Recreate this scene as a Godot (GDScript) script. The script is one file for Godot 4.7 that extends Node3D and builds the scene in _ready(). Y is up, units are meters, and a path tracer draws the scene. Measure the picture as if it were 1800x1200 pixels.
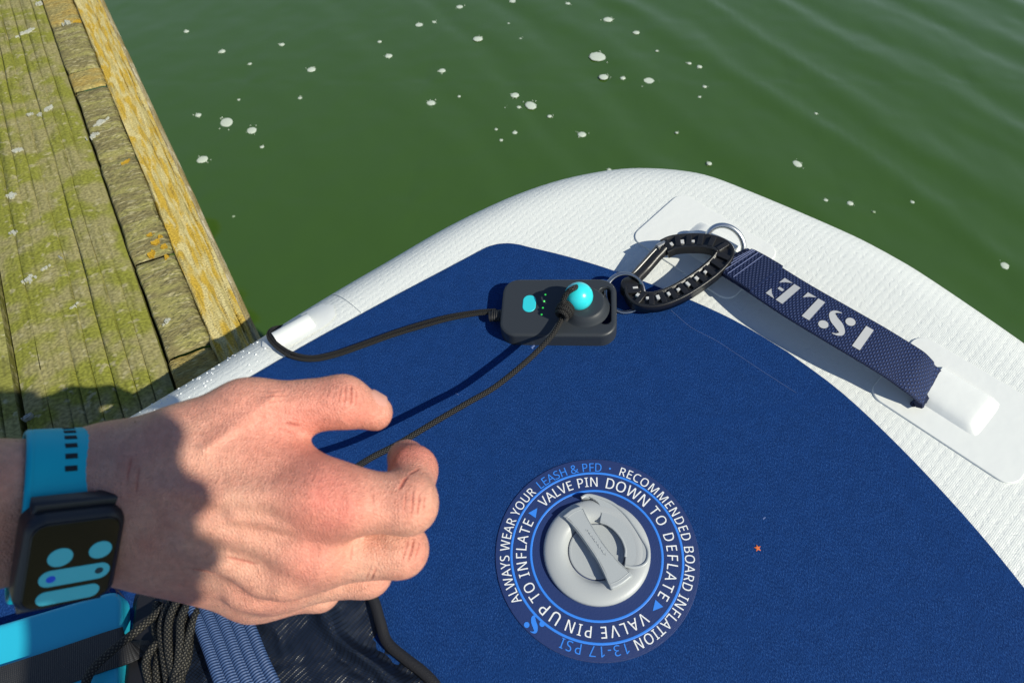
extends Node3D

const PSI := 0.753982          # the board's long axis, turned from +x
const K := 0.14                # kick of the board's tail
const S0 := -0.35
const DK := 0.128
var V0 := Vector3(0.065, 0, -0.201)
var rng := RandomNumberGenerator.new()
var used := {}
var board: Node3D
var dock: Node3D

# ------------------------------------------------------------------ helpers
class MB:
	var v := PackedVector3Array()
	var uv := PackedVector2Array()
	var col := PackedColorArray()
	var ix := PackedInt32Array()
	var nor := PackedVector3Array()

	func orient(i0: int, hint = null) -> void:
		var s := 0.0
		var cen := Vector3.ZERO
		if hint == null:
			for k in range(i0, ix.size()):
				cen += v[ix[k]]
			cen /= maxf(1.0, ix.size() - i0)
		for k in range(i0, ix.size(), 3):
			var a := v[ix[k]]
			var n := (v[ix[k + 2]] - a).cross(v[ix[k + 1]] - a)
			s += n.dot(a - cen) if hint == null else n.dot(hint)
		if s < 0.0:
			for k in range(i0, ix.size(), 3):
				var t := ix[k + 1]
				ix[k + 1] = ix[k + 2]
				ix[k + 2] = t

	func sheet(rows: Array, uvs: Array = [], wrap := false, hint = null, fix := true) -> void:
		var i0 := ix.size()
		var b := v.size()
		var n: int = rows[0].size()
		var m := rows.size()
		for i in m:
			v.append_array(PackedVector3Array(rows[i]))
			if uvs.is_empty():
				for j in n:
					uv.append(Vector2(float(j) / maxi(1, n - 1), float(i) / maxi(1, m - 1)))
			else:
				uv.append_array(PackedVector2Array(uvs[i]))
		for i in m - 1:
			for j in (n if wrap else n - 1):
				var a := b + i * n + j
				var d := b + i * n + (j + 1) % n
				ix.append_array(PackedInt32Array([a, d, a + n, d, d + n, a + n]))
		if fix:
			orient(i0, hint)

	func poly(pts: Array, hint: Vector3, flat: PackedVector2Array) -> void:
		var i0 := ix.size()
		var b := v.size()
		var t := Geometry2D.triangulate_polygon(flat)
		for k in pts.size():
			v.append(pts[k])
			uv.append(flat[k])
		for k in t:
			ix.append(b + k)
		orient(i0, hint)

	# sec: points (side, up) round the section, swept along the path
	func sweep(path: Array, sec: Array, ups = null, closed := false, caps := true, vs := 0.0, scales: Array = []) -> void:
		var i0 := ix.size()
		var n := path.size()
		var rows := []
		var uvs := []
		var u := Vector3.UP
		var len := 0.0
		var per := 0.0
		for k in sec.size():
			per += (sec[(k + 1) % sec.size()] - sec[k]).length()
		var vv := vs if vs > 0.0 else 1.0 / maxf(per, 1e-6)
		for i in n:
			var p: Vector3 = path[i]
			var nx: Vector3 = path[(i + 1) % n] if closed or i < n - 1 else p
			var pv: Vector3 = path[(i - 1 + n) % n] if closed or i > 0 else p
			var t := (nx - pv).normalized()
			if i > 0:
				len += (p - path[i - 1]).length()
			if ups is Vector3:
				u = ups
			elif ups is Array:
				u = ups[i]
			elif i == 0 and absf(t.y) > 0.9:
				u = Vector3.RIGHT
			var side := t.cross(u).normalized()
			u = side.cross(t).normalized()
			var row := []
			var ur := []
			var sc: float = scales[i] if not scales.is_empty() else 1.0
			for k in sec.size() + 1:
				var q: Vector2 = sec[k % sec.size()] * sc
				row.append(p + side * q.x + u * q.y)
				ur.append(Vector2(float(k) / sec.size(), len * vv))
			rows.append(row)
			uvs.append(ur)
		if closed:
			rows.append(rows[0].duplicate())
			var last := []
			for q in uvs[0]:
				last.append(q + Vector2(0, len * vv))
			uvs.append(last)
		sheet(rows, uvs, false, null)
		if caps and not closed:
			for e in 2:
				var r: Array = rows[0] if e == 0 else rows[n - 1]
				var out: Vector3 = (path[0] - path[1]) if e == 0 else (path[n - 1] - path[n - 2])
				var i1 := ix.size()
				var b := v.size()
				var c := Vector3.ZERO
				for k in sec.size():
					v.append(r[k])
					uv.append(Vector2(0.5, 0.5))
					c += r[k]
				v.append(c / sec.size())
				uv.append(Vector2(0.5, 0.5))
				for k in sec.size():
					ix.append_array(PackedInt32Array([b + k, b + (k + 1) % sec.size(), b + sec.size()]))
				orient(i1, out)

	func tube(path: Array, r: float, n := 10, closed := false, scales: Array = []) -> void:
		var sec := []
		for k in n:
			sec.append(Vector2(cos(TAU * k / n), sin(TAU * k / n)) * r)
		sweep(path, sec, null, closed, true, 0.0, scales)

	# prism of an outline in (x, z) between y0 and y1 with a rounded upper edge; f bends the points
	func slab(o: PackedVector2Array, y0: float, y1: float, bev: float, f: Callable, steps := 3) -> void:
		if not Geometry2D.is_polygon_clockwise(o):
			o = o.duplicate()
			o.reverse()
		var n := o.size()
		var nor := []
		for k in n:
			var a := (o[k] - o[(k - 1 + n) % n]).normalized()
			var b := (o[(k + 1) % n] - o[k]).normalized()
			var m := Vector2(a.y, -a.x) + Vector2(b.y, -b.x)
			nor.append(m / maxf(0.35, m.dot(Vector2(a.y, -a.x))))
		var rows := []
		var lev := [[0.0, y0]]
		for s in steps + 1:
			var g := PI / 2 * s / steps
			lev.append([bev * (1.0 - cos(g)), y1 - bev + bev * sin(g)])
		for l in lev:
			var row := []
			for k in n + 1:
				var q: Vector2 = o[k % n] + nor[k % n] * l[0]
				row.append(f.call(Vector3(q.x, l[1], q.y)))
			rows.append(row)
		sheet(rows, [], false, null)
		var top := []
		var fl := PackedVector2Array()
		for k in n:
			top.append(rows[rows.size() - 1][k])
			fl.append(o[k] + nor[k] * bev)
		poly(top, f.call(Vector3(0, y1 + 1.0, 0)) - f.call(Vector3(0, y1, 0)), fl)

	func slab_hole(outer: PackedVector2Array, hole: PackedVector2Array, y0: float, y1: float, bev: float) -> void:
		var key := PackedVector2Array()
		for c in 2:
			var o := outer.duplicate() if c == 0 else hole.duplicate()
			if Geometry2D.is_polygon_clockwise(o):
				o.reverse()
			var n := o.size()
			var rows := []
			var top := []
			var bb := bev if c == 0 else bev * 0.45
			for l in [[0.0, y0], [0.0, y1 - bb], [0.12, y1 - bb * 0.5], [0.3, y1 - bb * 0.28], [0.6, y1 - bb * 0.08], [1.0, y1]]:
				var row := []
				top = []
				for k in n + 1:
					var a := (o[k % n] - o[(k - 1 + n) % n]).normalized()
					var b := (o[(k + 1) % n] - o[k % n]).normalized()
					var m := (Vector2(-a.y, a.x) + Vector2(-b.y, b.x)).normalized() * (1.0 if c == 0 else -1.0)
					var q: Vector2 = o[k % n] + m * bb * l[0]
					row.append(Vector3(q.x, l[1], q.y))
					if k < n:
						top.append(q)
				rows.append(row)
			sheet(rows, [], false, null)
			if c == 1:
				for k in range(ix.size() - (rows.size() - 1) * n * 6, ix.size(), 3):
					var t := ix[k + 1]
					ix[k + 1] = ix[k + 2]
					ix[k + 2] = t
			var s := 0
			for k in n:
				if top[k].x > top[s].x:
					s = k
			if c == 0:
				for k in n + 1:
					key.append(top[(s + k) % n] + (Vector2(0, 2e-5) if k == 0 else Vector2.ZERO))
			else:
				for k in n + 1:
					key.append(top[(s - k + n) % n] + (Vector2(0, 2e-5) if k == n else Vector2.ZERO))
		var pts := []
		for q in key:
			pts.append(Vector3(q.x, y1, q.y))
		poly(pts, Vector3.UP, key)

	func lathe(prof: Array, n: int, f: Callable) -> void:   # prof: (radius, y)
		var rows := []
		for p in prof:
			var row := []
			for k in n + 1:
				var a := TAU * k / n
				row.append(f.call(Vector3(cos(a) * p.x, p.y, sin(a) * p.x)))
			rows.append(row)
		sheet(rows, [], false, f.call(Vector3(0, 1, 0)) - f.call(Vector3.ZERO))

	func box(c: Vector3, h: Vector3, f: Callable, bev := 0.0) -> void:
		var b := minf(bev, minf(h.x, h.z) * 0.8)
		slab(PackedVector2Array([Vector2(c.x - h.x, c.z - h.z), Vector2(c.x + h.x, c.z - h.z), Vector2(c.x + h.x, c.z + h.z), Vector2(c.x - h.x, c.z + h.z)]), c.y - h.y, c.y + h.y, b, f, 2)

	# creases: [a, b, width, depth]; splits the triangles near each line and presses a groove along it
	func crease(base: PackedVector3Array, lines: Array, tint: Color) -> void:
		nor = base.duplicate()
		var near := func(p: Vector3, reach: float) -> bool:
			for l in lines:
				if p.distance_to(Geometry3D.get_closest_point_to_segment(p, l[0], l[1])) < l[2] * 2.6 + reach:
					return true
			return false
		var old := ix
		ix = PackedInt32Array()
		var work := []
		for k in range(0, old.size(), 3):
			var c := (v[old[k]] + v[old[k + 1]] + v[old[k + 2]]) / 3.0
			if near.call(c, 0.0014):
				work.append([old[k], old[k + 1], old[k + 2]])
			else:
				ix.append_array(PackedInt32Array([old[k], old[k + 1], old[k + 2]]))
		for level in 3:
			var next := []
			var mids := {}
			for t in work:
				var m := []
				for e in 3:
					var a: int = t[e]
					var b: int = t[(e + 1) % 3]
					var key := Vector2i(mini(a, b), maxi(a, b))
					if not mids.has(key):
						mids[key] = v.size()
						v.append((v[a] + v[b]) / 2.0)
						nor.append((nor[a] + nor[b]).normalized())
						uv.append(Vector2.ZERO)
						col.append(col[a].lerp(col[b], 0.5))
					m.append(mids[key])
				next.append([t[0], m[0], m[2]])
				next.append([m[0], t[1], m[1]])
				next.append([m[2], m[1], t[2]])
				next.append([m[0], m[1], m[2]])
			work = next
		var touched := {}
		for t in work:
			ix.append_array(PackedInt32Array(t))
			for k in t:
				touched[k] = true
		for k in touched:
			var p := v[k]
			var n := nor[k]
			var d := 0.0
			var g := Vector3.ZERO
			for l in lines:
				var q := Geometry3D.get_closest_point_to_segment(p, l[0], l[1])
				var off := p - q
				off -= n * off.dot(n)
				var x: float = off.length() / l[2]
				if x > 2.6:
					continue
				var end: float = minf(q.distance_to(l[0]), q.distance_to(l[1])) / l[0].distance_to(l[1])
				var w: float = l[3] * exp(-x * x) * smoothstep(-0.05, 0.25, end)
				d += w
				g += off / l[2] / l[2] * 2.0 * w
			v[k] = p - n * d
			nor[k] = (n - g).normalized()
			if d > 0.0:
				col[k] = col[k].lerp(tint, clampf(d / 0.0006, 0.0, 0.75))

	func mesh(mat: Material) -> ArrayMesh:
		var nn := PackedVector3Array()
		nn.resize(v.size())
		for k in range(0, ix.size(), 3):
			var a := v[ix[k]]
			var n := (v[ix[k + 2]] - a).cross(v[ix[k + 1]] - a)
			for j in 3:
				nn[ix[k + j]] += n
		# weld normals of vertices that share a place and nearly a direction (seams of sheets)
		var at := {}
		for k in v.size():
			var key := Vector3i(v[k] * 200000.0)
			if at.has(key):
				at[key].append(k)
			else:
				at[key] = [k]
		var res := nn.duplicate()
		for key in at:
			var l: Array = at[key]
			if l.size() > 1:
				for a in l:
					for b in l:
						if a != b and nn[a].normalized().dot(nn[b].normalized()) > 0.8:
							res[a] += nn[b]
		for k in res.size():
			res[k] = res[k].normalized() if res[k].length_squared() > 1e-24 else Vector3.UP
		var arr := []
		arr.resize(Mesh.ARRAY_MAX)
		arr[Mesh.ARRAY_VERTEX] = v
		arr[Mesh.ARRAY_NORMAL] = nor if nor.size() == v.size() else res
		arr[Mesh.ARRAY_TEX_UV] = uv
		if col.size() == v.size():
			arr[Mesh.ARRAY_COLOR] = col
		arr[Mesh.ARRAY_INDEX] = ix
		var m := ArrayMesh.new()
		m.add_surface_from_arrays(Mesh.PRIMITIVE_TRIANGLES, arr)
		m.surface_set_material(0, mat)
		return m


func numbered(s: String) -> String:
	if not used.has(s):
		used[s] = 0
		return s
	used[s] += 1
	return "%s_%03d" % [s, used[s]]

func put(mb: MB, called: String, mat: Material, parent: Node3D) -> MeshInstance3D:
	var o := MeshInstance3D.new()
	o.mesh = mb.mesh(mat)
	o.name = numbered(called) if parent == self else called
	var n: int = 0
	while parent != self and parent.has_node(NodePath(o.name)):
		n += 1
		o.name = "%s_%03d" % [called, n]
	parent.add_child(o, true)
	return o

func thing(called: String, label: String, category: String, where := Transform3D(), group := "") -> Node3D:
	var o := Node3D.new()
	o.name = numbered(called)
	add_child(o, true)
	o.transform = where
	tag(o, label, category, group)
	return o

func tag(o: Node3D, label: String, category: String, group := "", kind := "") -> void:
	if label: o.set_meta("label", label)
	if category: o.set_meta("category", category)
	if group: o.set_meta("group", group)
	if kind: o.set_meta("kind", kind)

func decky(s: float) -> float:
	return DK + K * pow(maxf(0.0, s - S0), 2.0)

func on(s: float, lat: float, lift := 0.0) -> Vector3:       # a point on the board's deck, in the board's axes
	return Vector3(s, decky(s) + lift, -lat)

func bend(p: Vector3) -> Vector3:                            # lays (s, lift, -lat) on the deck
	return Vector3(p.x, decky(p.x) + p.y, p.z)

func seat(at: Vector3, yaw: float) -> Transform3D:           # upright on the deck at a world point
	var l := board.transform.affine_inverse() * at
	var g := 2.0 * K * maxf(0.0, l.x - S0)
	var up := (board.transform.basis * Vector3(-g, 1, 0)).normalized()
	var x := Vector3(cos(yaw), 0, -sin(yaw))
	x = (x - up * x.dot(up)).normalized()
	return Transform3D(Basis(x, up, x.cross(up)), at)

func same(p: Vector3) -> Vector3:
	return p

func smooth(pts: Array, sub := 6, closed := false) -> Array:
	var out := []
	var n := pts.size()
	for i in (n if closed else n - 1):
		var a = pts[(i - 1 + n) % n] if closed or i > 0 else pts[0] * 2.0 - pts[1]
		var d = pts[(i + 2) % n] if closed or i < n - 2 else pts[n - 1] * 2.0 - pts[n - 2]
		for k in sub:
			out.append(pts[i].cubic_interpolate(pts[(i + 1) % n], a, d, float(k) / sub))
	if not closed:
		out.append(pts[n - 1])
	return out

func round_rect(w: float, h: float, r: float, k := 6) -> PackedVector2Array:
	var o := PackedVector2Array()
	var cs := [Vector2(w / 2 - r, h / 2 - r), Vector2(-w / 2 + r, h / 2 - r), Vector2(-w / 2 + r, -h / 2 + r), Vector2(w / 2 - r, -h / 2 + r)]
	for c in 4:
		for i in k + 1:
			o.append(cs[c] + Vector2.from_angle(PI / 2 * (c + float(i) / k)) * r)
	return o

func round_poly(p: Array, r: float, k := 5) -> PackedVector2Array:
	var o := PackedVector2Array()
	var n := p.size()
	for i in n:
		var c: Vector2 = p[i]
		var a: Vector2 = p[(i - 1 + n) % n]
		var b: Vector2 = p[(i + 1) % n]
		var ra := c + (a - c).limit_length(r)
		var rb := c + (b - c).limit_length(r)
		for j in k + 1:
			var t := float(j) / k
			o.append(ra.lerp(c, t).lerp(c.lerp(rb, t), t))
	return o

func oval(rx: float, ry: float, n := 20) -> PackedVector2Array:
	var o := PackedVector2Array()
	for k in n:
		o.append(Vector2(cos(TAU * k / n) * rx, sin(TAU * k / n) * ry))
	return o

# ------------------------------------------------------------------ materials
func mat(c: Color, rough := 0.6, more := {}) -> StandardMaterial3D:      # c is a linear, real-world base colour
	var m := StandardMaterial3D.new()
	m.albedo_color = c.linear_to_srgb()
	m.roughness = rough
	for k in more:
		m.set(k, more[k])
	return m

func tex(im: Image) -> ImageTexture:
	return ImageTexture.create_from_image(im)

func relief(m: StandardMaterial3D, t: Texture2D, cm: float) -> StandardMaterial3D:
	m.heightmap_enabled = true
	m.heightmap_texture = t
	m.heightmap_scale = cm
	return m

func noise(w: int, h: int, freq: float, seed: int, kind := FastNoiseLite.TYPE_SIMPLEX_SMOOTH, oct := 3) -> Image:
	var n := FastNoiseLite.new()
	n.seed = seed
	n.noise_type = kind
	n.frequency = freq
	n.fractal_octaves = oct
	return n.get_seamless_image(w, h)

func grey(w: int, h: int, f: Callable) -> Image:             # f(u, v) in 0..1
	var d := PackedByteArray()
	d.resize(w * h)
	for y in h:
		for x in w:
			d[y * w + x] = int(clampf(f.call((x + 0.5) / w, (y + 0.5) / h), 0, 1) * 255)
	return Image.create_from_data(w, h, false, Image.FORMAT_L8, d)

func tinted(w: int, h: int, f: Callable) -> Image:           # f(x, y) gives a linear colour
	var im := Image.create(w, h, false, Image.FORMAT_RGB8)
	for y in h:
		for x in w:
			var c: Color = f.call(x, y)
			im.set_pixel(x, y, c.linear_to_srgb())
	return im

func wood(seed: int, a: Color, b: Color, dark: Color, pale: Color, pale_at := 0.75, streak := 40, long := 1) -> Array:
	var w := 256
	var h := 1024
	var gr := noise(w, streak, 0.11, seed)
	gr.resize(w, h, Image.INTERPOLATE_CUBIC)
	var g := gr.get_data()
	var fi := noise(w, h, 0.16, seed + 1).get_data()
	var spi := noise(w, h / long, 0.045, seed + 3)
	spi.resize(w, h, Image.INTERPOLATE_CUBIC)
	var sp := spi.get_data()
	var moi := noise(w, h / long, 0.012 if long == 1 else 0.04, seed + 2)
	moi.resize(w, h, Image.INTERPOLATE_CUBIC)
	var mo := moi.get_data()
	var im := tinted(w, h, func(x, y):
		var k: int = y * w + x
		var c := a.lerp(b, smoothstep(0.3, 0.7, mo[k] / 255.0))
		c = c.lerp(dark, 0.6 * smoothstep(0.4, 0.1, g[k] / 255.0))
		c = c.lerp(pale, smoothstep(pale_at, pale_at + 0.16, sp[k] / 255.0) * 0.8)
		return c * (0.55 + 0.9 * fi[k] / 255.0))
	var hd := PackedByteArray()
	hd.resize(w * h)
	for k in w * h:
		hd[k] = int(clampf(0.6 * g[k] + 0.4 * fi[k], 0, 255))
	return [tex(im), tex(Image.create_from_data(w, h, false, Image.FORMAT_L8, hd))]

# ------------------------------------------------------------------ flesh: a field of tapered bones, meshed as surface nets
func smin(a: float, b: float, k: float) -> float:
	var h := maxf(k - absf(a - b), 0.0) / k
	return minf(a, b) - h * h * k * 0.25

func bone(p: Vector3, b: Array) -> float:
	var a: Vector3 = b[0]
	var ab: Vector3 = b[1] - a
	var l := ab.length_squared()
	var t := clampf((p - a).dot(ab) / l, 0.0, 1.0) if l > 1e-9 else 0.0
	return p.distance_to(a + ab * t) - lerpf(b[2], b[3], t)

func flesh_at(p: Vector3, palm: Array, chains: Array, marks: Array) -> float:
	var d := 1.0
	for b in palm:
		d = smin(d, bone(p, b), b[4] if b.size() > 4 else 0.016)
	var best := 1.0
	for ch in chains:
		var f := 1.0
		for b in ch:
			f = smin(f, bone(p, b), 0.005)
		best = smin(best, f, 0.0025)
	d = smin(d, best, 0.010)
	for b in marks:                                           # veins, tendons, knuckles (positive) and creases (negative)
		var q := bone(p, b)
		if b[4] > 0.0:
			d = smin(d, q, b[4])
		else:
			d = -smin(-d, q, -b[4])
	return d

func flesh(palm: Array, chains: Array, marks: Array, cell: float) -> MB:
	var lo := Vector3.ONE * 1e9
	var hi := -lo
	var every := palm.duplicate()
	for ch in chains:
		every.append_array(ch)
	for b in every:
		for e in 2:
			lo = lo.min(b[e] - Vector3.ONE * (b[2 + e] + 0.012))
			hi = hi.max(b[e] + Vector3.ONE * (b[2 + e] + 0.012))
	var B := 5
	var nb := Vector3i(((hi - lo) / (cell * B)).ceil())
	var n := nb * B + Vector3i.ONE
	var f := PackedFloat32Array()
	f.resize(n.x * n.y * n.z)
	f.fill(1.0)
	var live := []
	for bz in nb.z:
		for by in nb.y:
			for bx in nb.x:
				var c := lo + (Vector3(bx, by, bz) + Vector3.ONE * 0.5) * B * cell
				if absf(flesh_at(c, palm, chains, [])) > B * cell * 0.87 + 0.006:
					continue
				live.append(Vector3i(bx, by, bz))
				# only the bones near this block count
				var reach := B * cell * 0.87 + 0.034
				var np := palm.filter(func(b): return bone(c, b) < reach)
				var nm := marks.filter(func(b): return bone(c, b) < reach)
				var nc := []
				for ch in chains:
					var g: Array = ch.filter(func(b): return bone(c, b) < reach)
					if not g.is_empty():
						nc.append(g)
				for z in B + 1:
					for y in B + 1:
						for x in B + 1:
							var q := Vector3i(bx * B + x, by * B + y, bz * B + z)
							var at := (q.z * n.y + q.y) * n.x + q.x
							if f[at] == 1.0:
								f[at] = flesh_at(lo + Vector3(q) * cell, np, nc, nm)
	var mb := MB.new()
	var ids := {}
	for b in live:
		for z in B:
			for y in B:
				for x in B:
					var q: Vector3i = b * B + Vector3i(x, y, z)
					var s := Vector3.ZERO
					var cnt := 0
					var v := []
					var neg := 0
					for k in 8:
						var val := f[((q.z + (k >> 2)) * n.y + q.y + ((k >> 1) & 1)) * n.x + q.x + (k & 1)]
						v.append(val)
						if val < 0.0:
							neg += 1
					if neg == 0 or neg == 8:
						continue
					for k in 8:
						for ax in 3:
							var j := k | (1 << ax)
							if j != k and (v[k] < 0.0) != (v[j] < 0.0):
								var t: float = v[k] / (v[k] - v[j])
								var p := Vector3(k & 1, (k >> 1) & 1, k >> 2)
								p[ax] = t
								s += p
								cnt += 1
					ids[q] = mb.v.size()
					mb.v.append(lo + (Vector3(q) + s / cnt) * cell)
					mb.uv.append(Vector2.ZERO)
	var off := [[Vector3i(0, 0, 0), Vector3i(0, -1, 0), Vector3i(0, -1, -1), Vector3i(0, 0, -1)], [Vector3i(0, 0, 0), Vector3i(0, 0, -1), Vector3i(-1, 0, -1), Vector3i(-1, 0, 0)], [Vector3i(0, 0, 0), Vector3i(-1, 0, 0), Vector3i(-1, -1, 0), Vector3i(0, -1, 0)]]
	for q in ids:
		var at: int = (q.z * n.y + q.y) * n.x + q.x
		for ax in 3:
			var step := [1, n.x, n.x * n.y]
			if at + step[ax] >= f.size():
				continue
			var a := f[at]
			var b2 := f[at + step[ax]]
			if (a < 0.0) == (b2 < 0.0):
				continue
			var w := []
			for o in off[ax]:
				if ids.has(q + o):
					w.append(ids[q + o])
			if w.size() == 4:
				if a < 0.0:
					mb.ix.append_array(PackedInt32Array([w[0], w[1], w[2], w[0], w[2], w[3]]))
				else:
					mb.ix.append_array(PackedInt32Array([w[0], w[2], w[1], w[0], w[3], w[2]]))
	mb.orient(0)
	return mb

func on_skin(eye: Vector3, aim: Vector3, palm: Array, chains: Array) -> Vector3:   # where a line from eye towards aim meets the flesh
	var d := (aim - eye).normalized()
	var t := maxf(0.0, eye.distance_to(aim) - 0.06)
	for k in 40:
		var s := flesh_at(eye + d * t, palm, chains, [])
		t += s * 0.8
		if absf(s) < 0.0001:
			break
	return eye + d * t

func ribbon(pts: Array) -> Array:                            # (x, y, half width) strokes -> outline
	var l := []
	var r := []
	for i in pts.size():
		var a: Vector3 = pts[maxi(0, i - 1)]
		var b: Vector3 = pts[mini(pts.size() - 1, i + 1)]
		var t := Vector2(b.x - a.x, b.y - a.y).normalized()
		var n: Vector2 = Vector2(-t.y, t.x) * pts[i].z
		l.append(Vector2(pts[i].x, pts[i].y) + n)
		r.push_front(Vector2(pts[i].x, pts[i].y) - n)
	return l + r

func logo_strokes() -> Array:                                # the stencil S with its two dots, about 23 mm tall
	var s := ribbon(smooth([Vector3(-0.002, 0.0115, 0.0003), Vector3(-0.0062, 0.0098, 0.0011), Vector3(-0.0078, 0.0062, 0.0023), Vector3(-0.003, 0.0017, 0.0036), Vector3(0.003, -0.0013, 0.0036), Vector3(0.0078, -0.0055, 0.0023), Vector3(0.0064, -0.0094, 0.0011), Vector3(0.002, -0.0112, 0.0003)], 4))
	var out := [s]
	for d in [Vector2(0.0077, 0.0084), Vector2(-0.008, -0.0078)]:
		var c := []
		for q in oval(0.0041, 0.0041, 18):
			c.append(q + d)
		out.append(c)
	return out

func _ready() -> void:
	rng.seed = 7
	# ---------------------------------------------------------------- camera, sky, sun, exposure
	var cam := Camera3D.new()
	cam.name = "camera"
	add_child(cam)
	cam.position = Vector3(0, 0.66, 0)
	cam.rotation_degrees = Vector3(-51.5, 0, 0)
	cam.fov = 53.13
	cam.near = 0.01
	cam.far = 400.0
	var att := CameraAttributesPhysical.new()
	att.frustum_focal_length = 24.0
	att.frustum_focus_distance = 0.6
	att.frustum_near = 0.01
	att.frustum_far = 400.0
	att.exposure_aperture = 15.0
	cam.attributes = att
	var we := WorldEnvironment.new()
	we.name = "world_environment"
	var env := Environment.new()
	env.background_mode = Environment.BG_SKY
	var sky := ProceduralSkyMaterial.new()
	sky.sky_top_color = Color(0.29, 0.39, 0.56)
	sky.sky_horizon_color = Color(0.78, 0.86, 0.91)
	sky.sky_curve = 0.22
	sky.ground_bottom_color = Color(0.14, 0.2, 0.1)
	sky.ground_horizon_color = Color(0.5, 0.6, 0.6)
	sky.sun_angle_max = 8.0
	env.sky = Sky.new()
	env.sky.sky_material = sky
	env.tonemap_mode = Environment.TONE_MAPPER_LINEAR
	env.tonemap_exposure = 1.12
	env.sdfgi_enabled = true
	env.ssao_enabled = true
	env.ssil_enabled = true
	we.environment = env
	add_child(we)
	var sun := DirectionalLight3D.new()
	sun.name = "sun"
	sun.light_energy = 1.6
	sun.light_color = Color(1.0, 0.98, 0.91)
	sun.light_angular_distance = 0.5
	sun.shadow_enabled = true
	add_child(sun)
	sun.look_at_from_position(Vector3(0.6209, 0.6468, 0.4429) * 5.0, Vector3.ZERO)

	water()
	build_dock()
	build_board()
	strap()
	build_valve()
	device()
	carabiner()
	cords()
	bag()
	person()
	watch()
	foam()


func water() -> void:
	var mb := MB.new()
	var c0: Vector3 = Vector3(1.3599, -0.98, -3.1812)
	var c1: Vector3 = Vector3(1.9782, -0.98, -2.1751)
	var along := Vector2(c1.x - c0.x, c1.z - c0.z).normalized()
	var across := Vector2(-along.y, along.x)
	var xs := [-90.0, -30.0, -12.0, -6.0, -3.5, -2.4]
	for i in 151:
		xs.append(-1.6 + i * 0.03)
	xs.append_array([3.3, 4.2, 6.0, 12.0, 30.0, 90.0])
	var zs := [-120.0, -40.0, -16.0, -9.0, -6.0, -4.6]
	for i in 131:
		zs.append(-3.6 + i * 0.03)
	zs.append_array([0.8, 1.6, 3.0, 8.0, 30.0, 90.0])
	var wob := FastNoiseLite.new()
	wob.seed = 3
	wob.frequency = 0.9
	var rows := []
	var uvs := []
	for z in zs:
		var row := []
		var ur := []
		for x in xs:
			var p := Vector2(x, z)
			var w := wob.get_noise_2d(p.dot(along) * 0.5, p.dot(across) * 1.6)
			var t := p.dot(across) + 0.12 * w
			var amp := lerpf(0.14, 1.0, smoothstep(-0.4, 1.3, x * 0.75 - z * 0.35 - 0.25))
			var h := 0.0034 * sin(TAU * t / 0.34) + 0.0014 * sin(TAU * t / 0.19 + 1.3 + 2.5 * w) + 0.004 * wob.get_noise_2d(x * 0.9 + 40.0, z * 0.9)
			row.append(Vector3(x, -0.98 + amp * h, z))
			ur.append(p / 0.8)
		rows.append(row)
		uvs.append(ur)
	mb.sheet(rows, uvs, false, Vector3.UP)
	var m := mat(Color(0.0355, 0.081, 0.0105), 0.06, {"metallic_specular": 0.5})
	relief(m, tex(noise(256, 256, 0.012, 21, FastNoiseLite.TYPE_SIMPLEX_SMOOTH, 2)), 0.25)
	tag(put(mb, "water", m, self), "", "", "", "structure")


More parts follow.
